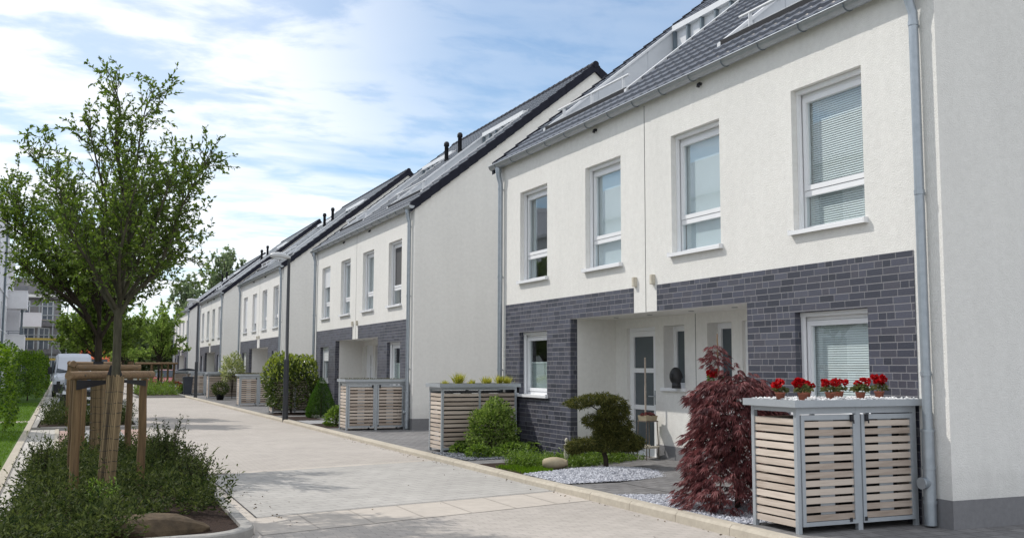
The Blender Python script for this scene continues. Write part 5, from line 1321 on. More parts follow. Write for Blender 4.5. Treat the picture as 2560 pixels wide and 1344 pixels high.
leafy('round_bush', 'round light green bush before the planted bin shelter', (-.84, 10.05, 0), ell(.45, .45, .54, .44, .12, 4.5, .3), 5200, .066, .032, 'bushleaf', 91)
leafy('low_perennial', 'low bright green plant at the foot of the planted bin shelter', (-1.38, 10.42, 0), ell(.17, .2, .13, .05), 700, .05, .03, 'cover', 92, group='low green plants by the round bush')
leafy('low_perennial', 'low bright green clump in front of the round bush on the dark chippings', (-1.38, 9.45, 0), ell(.22, .22, .17, .05), 900, .055, .034, 'cover', 93, group='low green plants by the round bush')
leafy('low_perennial', 'long low green clump at the foot of the brick wall', (-.72, 9.35, 0), ell(.46, .30, .19, .05), 1700, .055, .03, 'cover', 94, group='low green plants by the round bush')
# hosta with broad leaves
def hosta(loc, seed, label, n=16, L=.26):
    rg = np.random.default_rng(seed); r = thing('hosta', label, 'plant', loc, 0, 'broad leaved hostas by the round bush'); mb = MB()
    for k in range(n):
        a = 2 * PI * k / n + rg.normal(0, .2); e = rg.uniform(.15, .9); pts = []; w = []
        for t in np.linspace(0, 1, 7):
            pts.append(np.array([math.cos(a), math.sin(a), 0]) * L * t * 1.2 * math.cos(e * .6) + np.array([0, 0, .02 + L * (t * .9 * math.sin(e + .3) - .55 * t * t)])); w.append(.12 * L / .26 * math.sin(PI * min(1, max(0, (t - .25) / .75)) ** .8) * .5 + .004)
        s = np.array([-math.sin(a), math.cos(a), 0])
        vs = [tuple(p + s * q + np.array([0, 0, q * .3])) for p, q in zip(pts, w)] + [tuple(p) for p in pts] + [tuple(p - s * q + np.array([0, 0, q * .3])) for p, q in zip(pts, w)]
        mb.add(vs, [[i, i + 1, 8 + i, 7 + i] for i in range(6)] + [[7 + i, 8 + i, 15 + i, 14 + i] for i in range(6)], rg.uniform(.4, 1), True)
    mb.obj('leaves', 'cover', r)
hosta((-1.12, 10.62, 0.12), 5, 'hosta with broad pale leaves left of the round bush'); hosta((-.22, 9.85, .12), 6, 'hosta with broad pale leaves right of the round bush', 10)
rgc = np.random.default_rng(95)
cov = [(-1.6, 7.75), (-1.55, 7.1), (-1.0, 6.95), (-.35, 6.95), (.25, 7.0), (.72, 7.05), (.62, 7.6), (.1, 7.9), (-.35, 8.25), (-.9, 8.1)]
o = link('ground_cover', quadmesh('ground_cover', shrub_cover(cov, 1500, .19, 96, .05, 13), 'cover')); stuff(o); o['label'] = 'leafy green ground cover behind the juniper and the fallen jar'; o['category'] = 'ground cover'
o = link('bed_grass', quadmesh('bed_grass', np.concatenate([tuft(None, (x, y, 0), 26, .10, .03, rgc) for x, y in zip(rgc.uniform(-1.84, -1.3, 70), rgc.uniform(6.5, 7.5, 70))]), 'grassblade')); stuff(o); o['label'] = 'short grass along the kerb before the fallen jar'; o['category'] = 'grass'
# jar, statue
mb = MB(); mb.lathe([(.045, 0), (.07, .02), (.095, .12), (.098, .22), (.075, .33), (.05, .38), (.055, .40), (.04, .40), (.035, .36)], 20)
o = mb.obj('clay_jar', 'jar', None, (-1.26, 7.0, .105)); o.rotation_euler = (0, PI / 2 - .03, -.58); o['label'] = 'weathered clay jar lying on its side among the ground cover'; o['category'] = 'jar'
def figurine():
    r = thing('garden_figurine', 'small weathered white garden figurine standing in the ground cover', 'figurine', (-.45, 7.75, 0.02), .8); r.scale = (.66, .66, .66)
    mb = MB(); mb.lathe([(.075, 0), (.08, .04), (.06, .06), (.062, .14), (.07, .22), (.058, .30), (.062, .36), (.068, .42), (.05, .47), (.024, .49), (.03, .51), (.043, .545), (.046, .575), (.035, .61), (.012, .63)], 14)
    mb.tube([(.06, 0, .42), (.085, -.02, .35), (.05, -.055, .30)], [.022, .02, .016], 8); mb.tube([(-.06, 0, .42), (-.085, -.02, .35), (-.05, -.055, .30)], [.022, .02, .016], 8)
    mb.obj('figure', 'plaster', r)
figurine()
# carved head on the porch sill
def bust():
    r = thing('carved_head', 'black carved stone head standing on the white porch window sill', 'sculpture', (.83, 6.33, 1.296), 0); r.scale = (1.22, 1.22, 1.22)
    mb = MB(); import bmesh
    bm = bmesh.new(); bmesh.ops.create_uvsphere(bm, u_segments=28, v_segments=20, radius=1)
    vs = []
    for v in bm.verts:
        x, y, z = v.co; X, Y, Z = x * .080, y * .098, z * .125
        # face looks to +y (away, left in the picture) and a little to the street
        f = max(0, y)
        if z < -.15: X *= 1 - .22 * (-z - .15); Y *= 1 - .12 * (-z - .15)
        nose = math.exp(-((x / .20) ** 2 + ((z + .02) / .26) ** 2)) * f; Y += .028 * nose
        lips = math.exp(-((x / .34) ** 2 + ((z + .42) / .09) ** 2)) * f; Y += .014 * lips
        brow = math.exp(-((z - .26) / .09) ** 2) * f; Y += .007 * brow
        for s in (-1, 1):
            eye = math.exp(-(((x - s * .38) / .17) ** 2 + ((z - .10) / .10) ** 2)) * f; Y -= .012 * eye
        chin = math.exp(-((x / .35) ** 2 + ((z + .78) / .16) ** 2)) * f; Y += .012 * chin
        vs.append((X, Y, Z + .155))
    mb.add(vs, [[v.index for v in f.verts] for f in bm.faces], .5, True); bm.free()
    mb.lathe([(.062, 0), (.060, .04), (.052, .09)], 20, (0, -.012, 0))
    mb.obj('head', 'bust', r)
    for s in (-1, 1): e = MB(); e.blob((s * .082, -.012, .155), (.014, .024, .040), 3, .1, 2); e.obj('ear', 'bust', r)
bust()
# red flowers on the right slit sill
rg = np.random.default_rng(97); r = thing('potted_flower', 'red flowered plant on the other porch sill, behind the maple tip', 'potted flower', (.84, 5.26, 1.296)); mb = MB(); mb.lathe([(.05, 0), (.065, .1), (.055, .1)], 12); mb.obj('pot', 'black', r)
Q = [leaves(np.array([rg.normal(0, .05), rg.normal(0, .06), .25 + rg.normal(0, .025)]) + sphere_dirs(30, rg) * .025, sphere_dirs(30, rg), .05, .045, 0, rg) for k in range(9)]; link('flowers', quadmesh('flowers', np.concatenate(Q), 'red'), r)
d = sphere_dirs(130, rg); link('leaves', quadmesh('leaves', leaves(np.array([0, 0, .17]) + d * np.array([.08, .08, .07]), d, .06, .04, .2, rg), 'cover'), r)
# ---- plant stand by the door
def stand():
    r = thing('plant_stand', 'rusty iron plant stand with a rope edged shelf by the front door', 'plant stand', (.70, 7.0, FL - .02), .1)
    mb = MB(); w = .13; 
    for sx in (-1, 1):
        for sy in (-1, 1): mb.tube([(sx * w, sy * w, 0), (sx * w * .95, sy * w * .95, .3), (sx * w * .85, sy * w * .85, .64)], .009, 6)
    mb.obj('legs', 'iron', r)
    for z, s in ((.20, .98), (.64, .95)):
        t = MB(); t.box(-w * s, w * s, -w * s, w * s, z - .012, z + .006, .5)
        if z < .5:
            for k in range(7): 
                for sy in (-1, 1): t.blob((-w + k * w / 3, sy * w, z + .02), (.022, .018, .018), k, .05, 1)
        t.obj('shelf', 'plaster' if z < .5 else 'iron', r)
    q = thing('planter_bowl', 'square clay bowl with dark red succulents on the plant stand', 'planter', (.70, 7.0, FL + .626), .1)
    t = MB(); t.prism([(-.12, -.12), (.12, -.12), (.12, .12), (-.12, .12)], lambda p, s: (p[0] * (.88 + .12 * s), p[1] * (.88 + .12 * s), .085 * s)); t.obj('bowl', 'jar', q)
    rg = np.random.default_rng(3); d = sphere_dirs(170, rg); d[:, 2] = np.abs(d[:, 2]); link('succulents', quadmesh('succulents', leaves(np.array([0, 0, .08]) + d * np.array([.09, .09, .02]), d, .05, .03, 0, rg), 'maple'), q)
    t = MB(); t.tube([(0, 0, 0), (.0, .0, .98)], .016, 7); o = t.obj('wooden_rod', 'slatwood', None, (.69, 7.05, FL + .70)); o['label'] = 'grey wooden rod standing up from the planter bowl by the door'; o['category'] = 'rod'
stand()

# ---- plants before the second house
def at1(x, y): return hloc(1, x, y)
def cone(d):
    t = np.clip((d[:, 2] + .45) / 1.45, 0, 1)[:, None]; a = np.arctan2(d[:, 1], d[:, 0])[:, None]
    z = t * 1.29; rad = .475 * np.interp(z, [0, .08, .25, .7, 1.1, 1.29], [.80, .95, 1.0, .66, .26, .02])
    return np.concatenate([np.cos(a) * rad, np.sin(a) * rad, z], 1)
def cone_body():
    rg = np.random.default_rng(101); r = thing('clipped_cone', 'clipped dark green conifer cone between the laurel and the bin shelter', 'shrub', (-.66, 24.62, 0))
    n = 9000; z = 1.30 * (1 - np.sqrt(rg.uniform(0, 1, n))); a = rg.uniform(0, 2 * PI, n); rad = .475 * np.interp(z, [0, .06, .25, .7, 1.1, 1.30], [.84, .95, 1.0, .67, .27, .02]) * (1 + .03 * np.sin(7 * a + 9 * z)) * rg.uniform(.86, 1.0, n)
    P = np.column_stack([np.cos(a) * rad, np.sin(a) * rad, z]); dd = np.column_stack([np.cos(a), np.sin(a), np.full(n, .5)]) + rg.normal(0, .45, (n, 3))
    link('foliage', quadmesh('foliage', leaves(P, dd, .05, .016, 0, rg), 'coneleaf'), r); t = MB(); t.tube([(0, 0, -.05), (0, 0, .8)], [.03, .015], 7); t.obj('trunk', 'barkd', r)
cone_body()
def boxy(rx, ry, h, p=4.0, lump=.06, ph=0.0):
    def f(d):
        q = (np.abs(d[:, 0]) ** p + np.abs(d[:, 1]) ** p + np.abs(d[:, 2]) ** p) ** (-1 / p); s = d * q[:, None]
        l = 1 + lump * (np.sin(6 * d[:, 0] + ph) * np.sin(5 * d[:, 2] + ph) + np.sin(7 * d[:, 1] + 2 * ph))
        return s * np.array([rx, ry, h / 2]) * l[:, None] + np.array([0, 0, h / 2])
    return f
leafy('laurel_bush', 'big glossy laurel bush with yellow green shoots beside the nearer street lamp', (-.92, 28.05, 0), boxy(.88, .95, 1.95, 3.2, .07, .4), 5600, .125, .052, 'laurel', 102, shell=.55, jit=.6)
rg = np.random.default_rng(103); n = 900; d = sphere_dirs(n, rg); d[:, 2] = np.abs(d[:, 2]) ** .7; S = boxy(.90, .97, 1.98, 3.2, .07, .4)(unit(d)); S = S[S[:, 2] > .7]
lb = [o for o in SC.objects if o.name == 'laurel_bush'][0]
link('new_shoots', quadmesh('new_shoots', leaves(S, sphere_dirs(len(S), rg) * .5 + np.array([-.2, 0, .9]), .13, .05, .05, rg), 'shoot'), lb)
leafy('flowering_shrub', 'small green shrub between the clipped cone and the bin shelter', (-1.33, 20.0, 0), ell(.30, .30, .30, .20), 900, .09, .05, 'cover', 104)
leafy('variegated_shrub', 'pale variegated shrub spilling over the slatted shelter of the third house', hloc(2, -.55, 10.1), ell(.52, .55, .60, 1.62, .2, 4), 1100, .17, .055, 'pale', 105)
def potted(loc, label):
    r = thing('potted_shrub', label, 'potted plant', loc); t = MB(); t.lathe([(.16, 0), (.2, .3), (.22, .3), (.2, .28)], 14); t.obj('pot', 'black', r)
    rg = np.random.default_rng(9); d = sphere_dirs(700, rg); P = np.array([0, 0, .55]) + d * np.array([.42, .42, .32]) * rg.uniform(.5, 1, (700, 1)); link('foliage', quadmesh('foliage', leaves(P, d + rg.normal(0, .4, (700, 3)), .11, .05, .1, rg), 'shrubleaf'), r)
potted(hloc(2, -1.35, 8.4), 'dark leaved potted shrub before the slatted shelter of the third house')
leafy('low_bush', 'low green bush left of the dark blue bin', hloc(3, -1.6, 2.8), ell(.45, .5, .38, .25), 800, .13, .07, 'cover', 106)
# ---- hedges on the left
rgH = np.random.default_rng(110)
for k, (x, y, rx, ry, h, lab) in enumerate([(-10.08, 20.3, .70, 1.6, 2.2, 'nearest tall hedge block on the lawn at the left edge'), (-9.75, 46.0, .62, 2.6, 2.25, 'middle hedge block on the lawn, left of the black car'), (-9.7, 66, .62, 3, 2.2, 'farthest hedge block, beside the silver van')]):
    leafy('hedge_block', lab, (x, y, -.04), boxy(rx, ry, h, 4.5, .08, k), int(8000 - 900 * k), .085 + .02 * k, .055 + .012 * k, 'hedgeleaf', 111 + k, 'hedge', 'hornbeam hedge blocks along the lawn', .72)
# ================================================================ street furniture
def street_lamp(x, y, label, rot=0):
    r = thing('street_lamp', label, 'street lamp', (x, y, 0), rot, 'street lamps along the house side of the road')
    mb = MB(); mb.tube([(0, 0, -.12), (0, 0, 1.80), (0, 0, 1.86), (0, 0, 1.87), (0, 0, 4.98)], [.086, .080, .080, .058, .045], 16); mb.tube([(0, 0, 0), (0, 0, .42)], .09, 16); mb.obj('pole', 'lamp', r)
    mb = MB(); n = 14; secs = []
    for t, w, h0, h1 in ((.04, .05, -.03, .04), (-.06, .085, -.05, .09), (-.2, .13, -.06, .15), (-.36, .135, -.055, .165), (-.5, .10, -.035, .14), (-.585, .05, .0, .10), (-.60, .012, .04, .06)):
        secs.append([(t, w * math.cos(a), 5.02 + ((h1 + h0) / 2) + (h1 - h0) / 2 * math.sin(a)) for a in [2 * PI * k / n for k in range(n)]])
    vs = [p for s in secs for p in s]; fs = [[i * n + k, i * n + (k + 1) % n, (i + 1) * n + (k + 1) % n, (i + 1) * n + k] for i in range(len(secs) - 1) for k in range(n)]
    fs += [list(range(n))[::-1], [(len(secs) - 1) * n + k for k in range(n)]]
    mb.add(vs, fs, .5, True); mb.obj('lamp_head', 'lamphead', r)
    mb = MB(); mb.blob((-.30, 0, 4.975), (.20, .10, .035), 2, .02, 2); mb.obj('lamp_glass', 'headlight', r)
    mb = MB(); mb.tube([(0, -.078, .62), (0, -.092, .62)], .012, 6); mb.box(-.045, .045, -.086, -.072, .45, .85, .5); mb.obj('access_door', 'lamp', r)
street_lamp(-1.96, 23.86, 'nearer street lamp, its dark pole before the big laurel')
street_lamp(-1.86, 47.6, 'farther street lamp, standing before the grey slatted shelter')

def wheelie(x, y):
    r = thing('wheelie_bin', 'dark blue two wheeled rubbish bin standing left of the farther street lamp', 'rubbish bin', (x, y, 0))
    mb = MB(); mb.prism([(-.20, -.22), (.20, -.22), (.20, .22), (-.20, .22)], lambda p, s: (p[0] * (1 + .28 * s), p[1] * (1 + .28 * s), .06 + .90 * s)); mb.obj('body', 'binblue', r)
    mb = MB(); mb.prism([(-.29, .96), (.29, .96), (.27, 1.03), (0, 1.055), (-.27, 1.03)], lambda p, s: (p[0], (-.31, .30)[s], p[1])); mb.tube([(-.24, .33, .99), (.24, .33, .99)], .02, 7); mb.obj('lid', 'binblue', r)
    for s in (-1, 1): mb = MB(); mb.tube([(s * .22, .22, .10), (s * .27, .22, .10)], .10, 14); mb.obj('wheel', 'tyre', r)
wheelie(-1.72, 52.6)

# ================================================================ vehicles (front faces -y, y grows to the rear)
def wheel(r_, x, y, rad, w=.2):
    g = D.objects.new('wheel', None); COL.objects.link(g); g.parent = r_; g.location = (x, y, rad); g.empty_display_size = .1
    mb = MB(); mb.tube([(-w / 2, 0, 0), (-w / 2 + .03, 0, 0), (w / 2 - .03, 0, 0), (w / 2, 0, 0)], [rad * .92, rad, rad, rad * .92], 20); mb.obj('tyre', 'tyre', g)
    mb = MB(); mb.tube([(-w / 2 - .006, 0, 0), (w / 2 + .006, 0, 0)], rad * .62, 14); mb.obj('rim', 'scaf', g)
def loft(secs, n=None):
    """secs: list of (y, [(x,z) ...]) closed outlines of equal length"""
    mb = MB(); m = len(secs[0][1]); vs = [(x, y, z) for y, o in secs for x, z in o]
    fs = [[i * m + k, i * m + (k + 1) % m, (i + 1) * m + (k + 1) % m, (i + 1) * m + k] for i in range(len(secs) - 1) for k in range(m)]
    fs += [list(range(m)), [(len(secs) - 1) * m + k for k in range(m)][::-1]]
    mb.add(vs, fs, .5, False); return mb
def outline(w, z0, z1, wt=None, r=.12):
    wt = wt or w
    return [(-w, z0 + r), (-w + r * .5, z0), (w - r * .5, z0), (w, z0 + r), (w, (z0 + z1) / 2), (wt, z1 - r), (wt - r, z1), (0, z1 + .02), (-wt + r, z1), (-wt, z1 - r), (-w, (z0 + z1) / 2)]
def car(loc, rotz, paint, label, cat='car', kind='hatch'):
    r = thing('parked_' + cat, label, cat, loc, rotz)
    if cat == 'van':
        S = [(0, outline(.86, .38, .95, .80)), (.12, outline(.98, .28, 1.12, .90)), (.75, outline(1.02, .25, 1.32, .93)), (1.55, outline(1.03, .25, 2.18, .86)), (2.0, outline(1.03, .25, 2.38, .90)), (5.2, outline(1.03, .28, 2.40, .90)), (5.3, outline(1.0, .32, 2.34, .88))]
        loft(S).obj('body', paint, r)
        mb = MB(); mb.add([(-.86, .735, 1.33), (.86, .735, 1.33), (.77, 1.53, 2.10), (-.77, 1.53, 2.10)], [[0, 1, 2, 3]]); mb.obj('windscreen', 'carglass', r)
        mb = MB()
        for s in (-1, 1): mb.add([(s * 1.035, 1.15, 1.30), (s * 1.035, 2.2, 1.30), (s * .955, 2.2, 1.95), (s * .955, 1.6, 1.95)], [[0, 1, 2, 3]])
        mb.obj('side_window', 'carglass', r)
        mb = MB(); mb.box(-.97, .97, -.05, .2, .26, .72, .5); mb.box(-.45, .45, .03, .10, .80, .98, .5); mb.obj('bumper', 'black', r)
        for s in (-1, 1):
            mb = MB(); mb.add([(s * .50, .045, .82), (s * .90, .105, .84), (s * .96, .46, 1.20), (s * .80, .44, 1.22), (s * .56, .08, 1.0)], [[0, 1, 2, 3, 4]]); mb.obj('headlight', 'headlight', r)
            mb = MB(); mb.box(min(s * 1.06, s * 1.27), max(s * 1.06, s * 1.27), 1.0, 1.12, 1.25, 1.65, .5); mb.obj('mirror', 'black', r)
        mb = MB(); mb.tube([(-.7, .70, 1.34), (-.1, .86, 1.50)], .012, 5); mb.tube([(.0, .70, 1.34), (.6, .84, 1.46)], .012, 5); mb.obj('wiper', 'black', r)
        mb = MB(); mb.box(-.26, .26, -.062, -.05, .40, .51, .5); mb.obj('number_plate', 'pvc', r)
        for y in (.95, 4.2):
            for s in (-1, 1): wheel(r, s * .93, y, .34)
        return r
    S = [(0, outline(.70, .30, .66, .62, .08)), (.12, outline(.84, .20, .74, .76, .08)), (1.0, outline(.88, .18, .93, .80, .08)), (1.5, outline(.89, .18, 1.0, .82, .08)), (3.6, outline(.89, .18, 1.02, .82, .08)), (4.05, outline(.84, .24, .95, .74, .08)), (4.15, outline(.78, .30, .85, .7, .08))]
    loft(S).obj('body', paint, r)
    S = [(1.12, outline(.76, .92, .97, .72, .02)), (1.75, outline(.74, .92, 1.40, .58, .05)), (2.1, outline(.74, .92, 1.46, .58, .05)), (3.1, outline(.74, .92, 1.45, .58, .05)), (3.95, outline(.70, .92, 1.0, .60, .02))]
    loft(S).obj('cabin', 'carglass', r)
    mb = MB(); mb.add([(-.54, 1.80, 1.44), (.54, 1.80, 1.44), (.55, 2.1, 1.49), (.55, 3.1, 1.48), (-.55, 3.1, 1.48), (-.55, 2.1, 1.49)], [[0, 1, 2, 3, 4, 5]]); mb.obj('roof_panel', paint, r)
    for s in (-1, 1):
        mb = MB(); mb.box(min(s * .45, s * .80), max(s * .45, s * .80), .02, .16, .58, .70, .5); mb.obj('headlight', 'headlight', r)
        mb = MB(); mb.box(min(s * .90, s * 1.04), max(s * .90, s * 1.04), 1.35, 1.45, .95, 1.08, .5); mb.obj('mirror', paint, r)
    mb = MB(); mb.box(-.26, .26, -.015, 0, .36, .47, .5); mb.obj('number_plate', 'pvc', r)
    mb = MB(); mb.box(-.40, .40, -.01, .05, .50, .60, .5); mb.obj('grille', 'black', r)
    for y in (.75, 3.35):
        for s in (-1, 1): wheel(r, s * .80, y, .31, .18)
    return r
car((-7.72, 52.2, RD), 0, 'vanpaint', 'silver grey delivery van with a black bumper parked on the left', 'van')
car((-7.45, 36.5, RD), 0, 'carblack', 'black car parked before the silver van, mostly behind the tree stakes')
car((-2.5, 104, RD), PI / 2 + .25, 'carwhite', 'white car far down the street beyond the tree trunks')
car((-1.6, 62.5, RD), .1, 'carred', 'dark red car seen through the far tree stakes on the right')
def truck(loc):
    r = thing('parked_truck', 'orange truck with a high box body standing beyond the tree trunks', 'truck', loc, 0)
    mb = MB(); mb.box(-1.15, 1.15, 2.2, 6.6, .95, 3.05, .5); mb.box(-1.18, 1.18, 2.15, 2.3, .9, 3.45, .5); mb.obj('box_body', 'orange', r)
    S = [(0, outline(1.1, .55, 1.5, 1.05)), (.25, outline(1.12, .45, 2.35, 1.0)), (1.9, outline(1.12, .45, 2.5, 1.02))]; loft(S).obj('cab', 'orange', r)
    mb = MB(); mb.add([(-.95, -.0, 1.52), (.95, -.0, 1.52), (.88, .215, 2.25), (-.88, .215, 2.25)], [[0, 1, 2, 3]]); mb.obj('windscreen', 'carglass', r)
    mb = MB(); mb.box(-1.12, 1.12, -.12, .1, .45, .85, .5); mb.obj('bumper', 'black', r)
    for s in (-1, 1): mb = MB(); mb.box(min(s * .7, s * 1.0), max(s * .7, s * 1.0), -.13, -.10, .6, .75, .5); mb.obj('headlight', 'headlight', r)
    for y in (1.0, 5.2):
        for s in (-1, 1): wheel(r, s * 1.0, y, .46, .28)
truck((-5.75, 82, RD))

# ================================================================ apartment blocks on the left
def block_windows(b, xs, spec):
    for (y, z, w, h) in spec:
        mb = MB(); x = xs; mb.box(x - .02, x + .05, y, y + .08, z, z + h, .5); mb.box(x - .02, x + .05, y + w - .08, y + w, z, z + h, .5); mb.box(x - .02, x + .05, y + .08, y + w - .08, z, z + .08, .5); mb.box(x - .02, x + .05, y + .08, y + w - .08, z + h - .08, z + h, .5); mb.box(x - .02, x + .14, y - .05, y + w + .05, z - .06, z - .001, .5)
        f = mb.obj('window', 'pvc', b); mb = MB(); mb.quad((x + .012, y + .07, z + .07), (x + .012, y + w - .07, z + .07), (x + .012, y + w - .07, z + h - .07), (x + .012, y + .07, z + h - .07)); mb.obj('pane', 'aptglass', f)
def balcony(b, x0, x1, y0, y1, z0, z1, rail=True):
    mb = MB(); mb.box(x0, x1, y0, y1, z0, z0 + .2, .5); t = .12
    mb.box(x0, x1, y0, y0 + t, z0 + .2, z1, .5); mb.box(x1 - t, x1, y0 + t, y1, z0 + .2, z1, .5); mb.box(x0, x1 + .03, y0 - .03, y0 + t + .02, z1, z1 + .06, .5)
    mb.tube([(x0 + .4, y0 - .10, z0 + .32), (x0 + .4, y0, z0 + .32)], .05, 8)
    bb = mb.obj('balcony', 'apt', b)
    if rail:
        mb = MB()
        for z in (z1 + .18, z1 + .32): mb.tube([(x0, y0 + .06, z), (x1, y0 + .06, z)], .022, 6)
        for x in np.linspace(x0 + .1, x1 - .1, 3): mb.tube([(x, y0 + .06, z1), (x, y0 + .06, z1 + .32)], .018, 5)
        mb.obj('railing', 'post', bb)
A = thing('apartment_building', 'white apartment building with box balconies at the left edge', 'apartment building', (0, 0, 0), 0, 'apartment buildings on the left side')
mb = MB(); mb.box(-30, -12.05, 47, 72.5, -.1, 11.0, .5); mb.box(-30, -12.9, 72.5, 100, -.1, 9.2, .5); mb.box(-30, -16.2, 2, 46.9, -.1, 9.0, .5); mb.box(-30, -11.98, 71, 72.52, 2.9, 3.0, .5); mb.box(-30, -11.98, 47, 72.54, 6.4, 6.5, .5); mb.box(-30, -11.9, 46.9, 72.6, 11.0, 11.25, .5); mb.obj('wall', 'apt', A)
mb = MB(); mb.box(-29, -18.5, 3, 46, 9.0, 11.4, .5); mb.box(-30, -15.9, 1.8, 47, 8.95, 9.12, .5); mb.obj('penthouse', 'apt', A)
block_windows(A, -12.05, [(60, .9, 1.0, 1.9), (64, .9, 1.4, 1.9), (67.5, 3.9, 1.1, 1.9), (70, 3.9, .9, 1.9), (60, 3.9, 1.2, 1.9), (64, 3.9, 1.2, 1.9), (67.5, 7.3, 1.1, 1.9), (70, 7.3, .9, 1.9), (60, 7.3, 1.2, 1.9)])
block_windows(A, -16.2, [(y, z, 1.4, 1.9) for y in (6, 10.5, 15, 19.5, 24, 28.5, 33, 37.5, 42) for z in (.9, 3.8, 6.6)])
mb = MB(); mb.tube([(-11.95, 66.4, 0), (-11.95, 66.4, 10.9)], .07, 8); mb.obj('downpipe', 'post', A)
mb = MB(); mb.box(-12.9, -11.75, 72.6, 75.5, 8.0, 10.0, .5); mb.box(-13.2, -12.0, 77, 81, 6.4, 8.6, .5); mb.box(-12.9, -11.3, 76, 76.3, 0, 6, .5); mb.obj('bay', 'apt', A)
balcony(A, -12.9, -10.78, 73.0, 75.6, 5.72, 6.95); balcony(A, -12.9, -10.85, 73.0, 75.6, 2.6, 3.78); balcony(A, -12.9, -10.15, 92, 94.5, 5.1, 6.3, False)
mb = MB(); mb.box(-11.2, -11.05, 74.4, 74.55, 3.8, 5.72, .5); mb.obj('balcony_post', 'post', A)
B = thing('apartment_building', 'raw grey concrete apartment building behind the scaffold', 'apartment building', (0, 0, 0), 0, 'apartment buildings on the left side')
mb = MB(); mb.box(-24, -8.6, 118, 140, -.1, 11.5, .5)
for z in (3.2, 6.3, 9.4): mb.box(-24, -8.4, 117.6, 118, z - .25, z + .05, .5)
mb.obj('wall', 'concrete', B)
mb = MB(); mb.box(-14, -8.3, 117.4, 118.4, 9.3, 9.6, .5); mb.obj('cornice', 'stucco', B)
for x, z, w, h in ((-13.3, 7.0, 1.5, 1.9), (-10.6, 6.6, 1.2, 2.3), (-12.6, 3.5, 1.4, 2.4), (-10.8, 3.5, 1.1, 2.4), (-9.6, .5, 1.2, 2.2), (-12.4, .5, 1.4, 2.2)):
    mb = MB(); mb.box(x, x + .1, 117.93, 118.02, z, z + h, .5); mb.box(x + w - .1, x + w, 117.93, 118.02, z, z + h, .5); mb.box(x + .1, x + w - .1, 117.93, 118.02, z + h - .1, z + h, .5); mb.box(x + w / 2 - .04, x + w / 2 + .04, 117.93, 118.02, z, z + h - .1, .5)
    f = mb.obj('window', 'cheek', B); mb = MB(); mb.quad((x + .1, 117.98, z), (x + w - .1, 117.98, z), (x + w - .1, 117.98, z + h - .1), (x + .1, 117.98, z + h - .1)); mb.obj('pane', 'aptglass', f)
S = thing('scaffold', 'steel scaffold with yellow boards before the grey concrete building', 'scaffold', (-10.5, 115.5, 0))
mb = MB()
for x in np.linspace(-3.2, 2.6, 5):
    for y in (-.6, .6): mb.tube([(x, y, -.1), (x, y, 8.4)], .05, 6)
for z in (2.2, 4.4, 5.0, 6.6, 7.2, 8.2):
    for y in (-.6, .6): mb.tube([(-3.3, y, z), (2.7, y, z)], .04, 6)
mb.tube([(1.2, -.62, .2), (2.6, -.62, 2.2)], .035, 5); mb.tube([(2.6, -.62, 2.2), (1.2, -.62, 4.4)], .035, 5); mb.tube([(1.2, -.62, 4.4), (2.6, -.62, 6.6)], .035, 5); mb.obj('tubes', 'scaf', S)
mb = MB()
for z in (2.2, 4.4): mb.box(-3.3, 2.7, -.68, -.63, z + .04, z + .26, .5)
mb.obj('toe_board', 'yellow', S)
mb = MB()
for z in (2.2, 4.4, 6.6): mb.box(-3.3, 2.7, -.55, .55, z + .04, z + .09, .5)
mb.obj('deck', 'polex', S)
# ================================================================ light, sky, camera
SUN = Vector((-1.0, 1.25, 1.72)).normalized()
elev = math.asin(SUN.z); azim = math.atan2(SUN.x, SUN.y)
ld = D.lights.new('sun', 'SUN'); ld.energy = SUNE; ld.angle = math.radians(.53); ld.color = (1.0, .95, .87)
lo = D.objects.new('sun', ld); COL.objects.link(lo); lo.rotation_euler = SUN.to_track_quat('Z', 'Y').to_euler()
W = D.worlds.new('World'); SC.world = W; W.use_nodes = True
nt = W.node_tree; bg = nt.nodes['Background']; outn = nt.nodes['World Output']
sky = N(nt, 'ShaderNodeTexSky'); sky.sky_type = 'NISHITA'; sky.sun_disc = False; sky.sun_elevation = elev; sky.sun_rotation = azim; sky.air_density = 1.0; sky.dust_density = .15; sky.ozone_density = 2.0
tc = N(nt, 'ShaderNodeTexCoord'); sep = N(nt, 'ShaderNodeSeparateXYZ'); nt.links.new(tc.outputs['Generated'], sep.inputs[0])
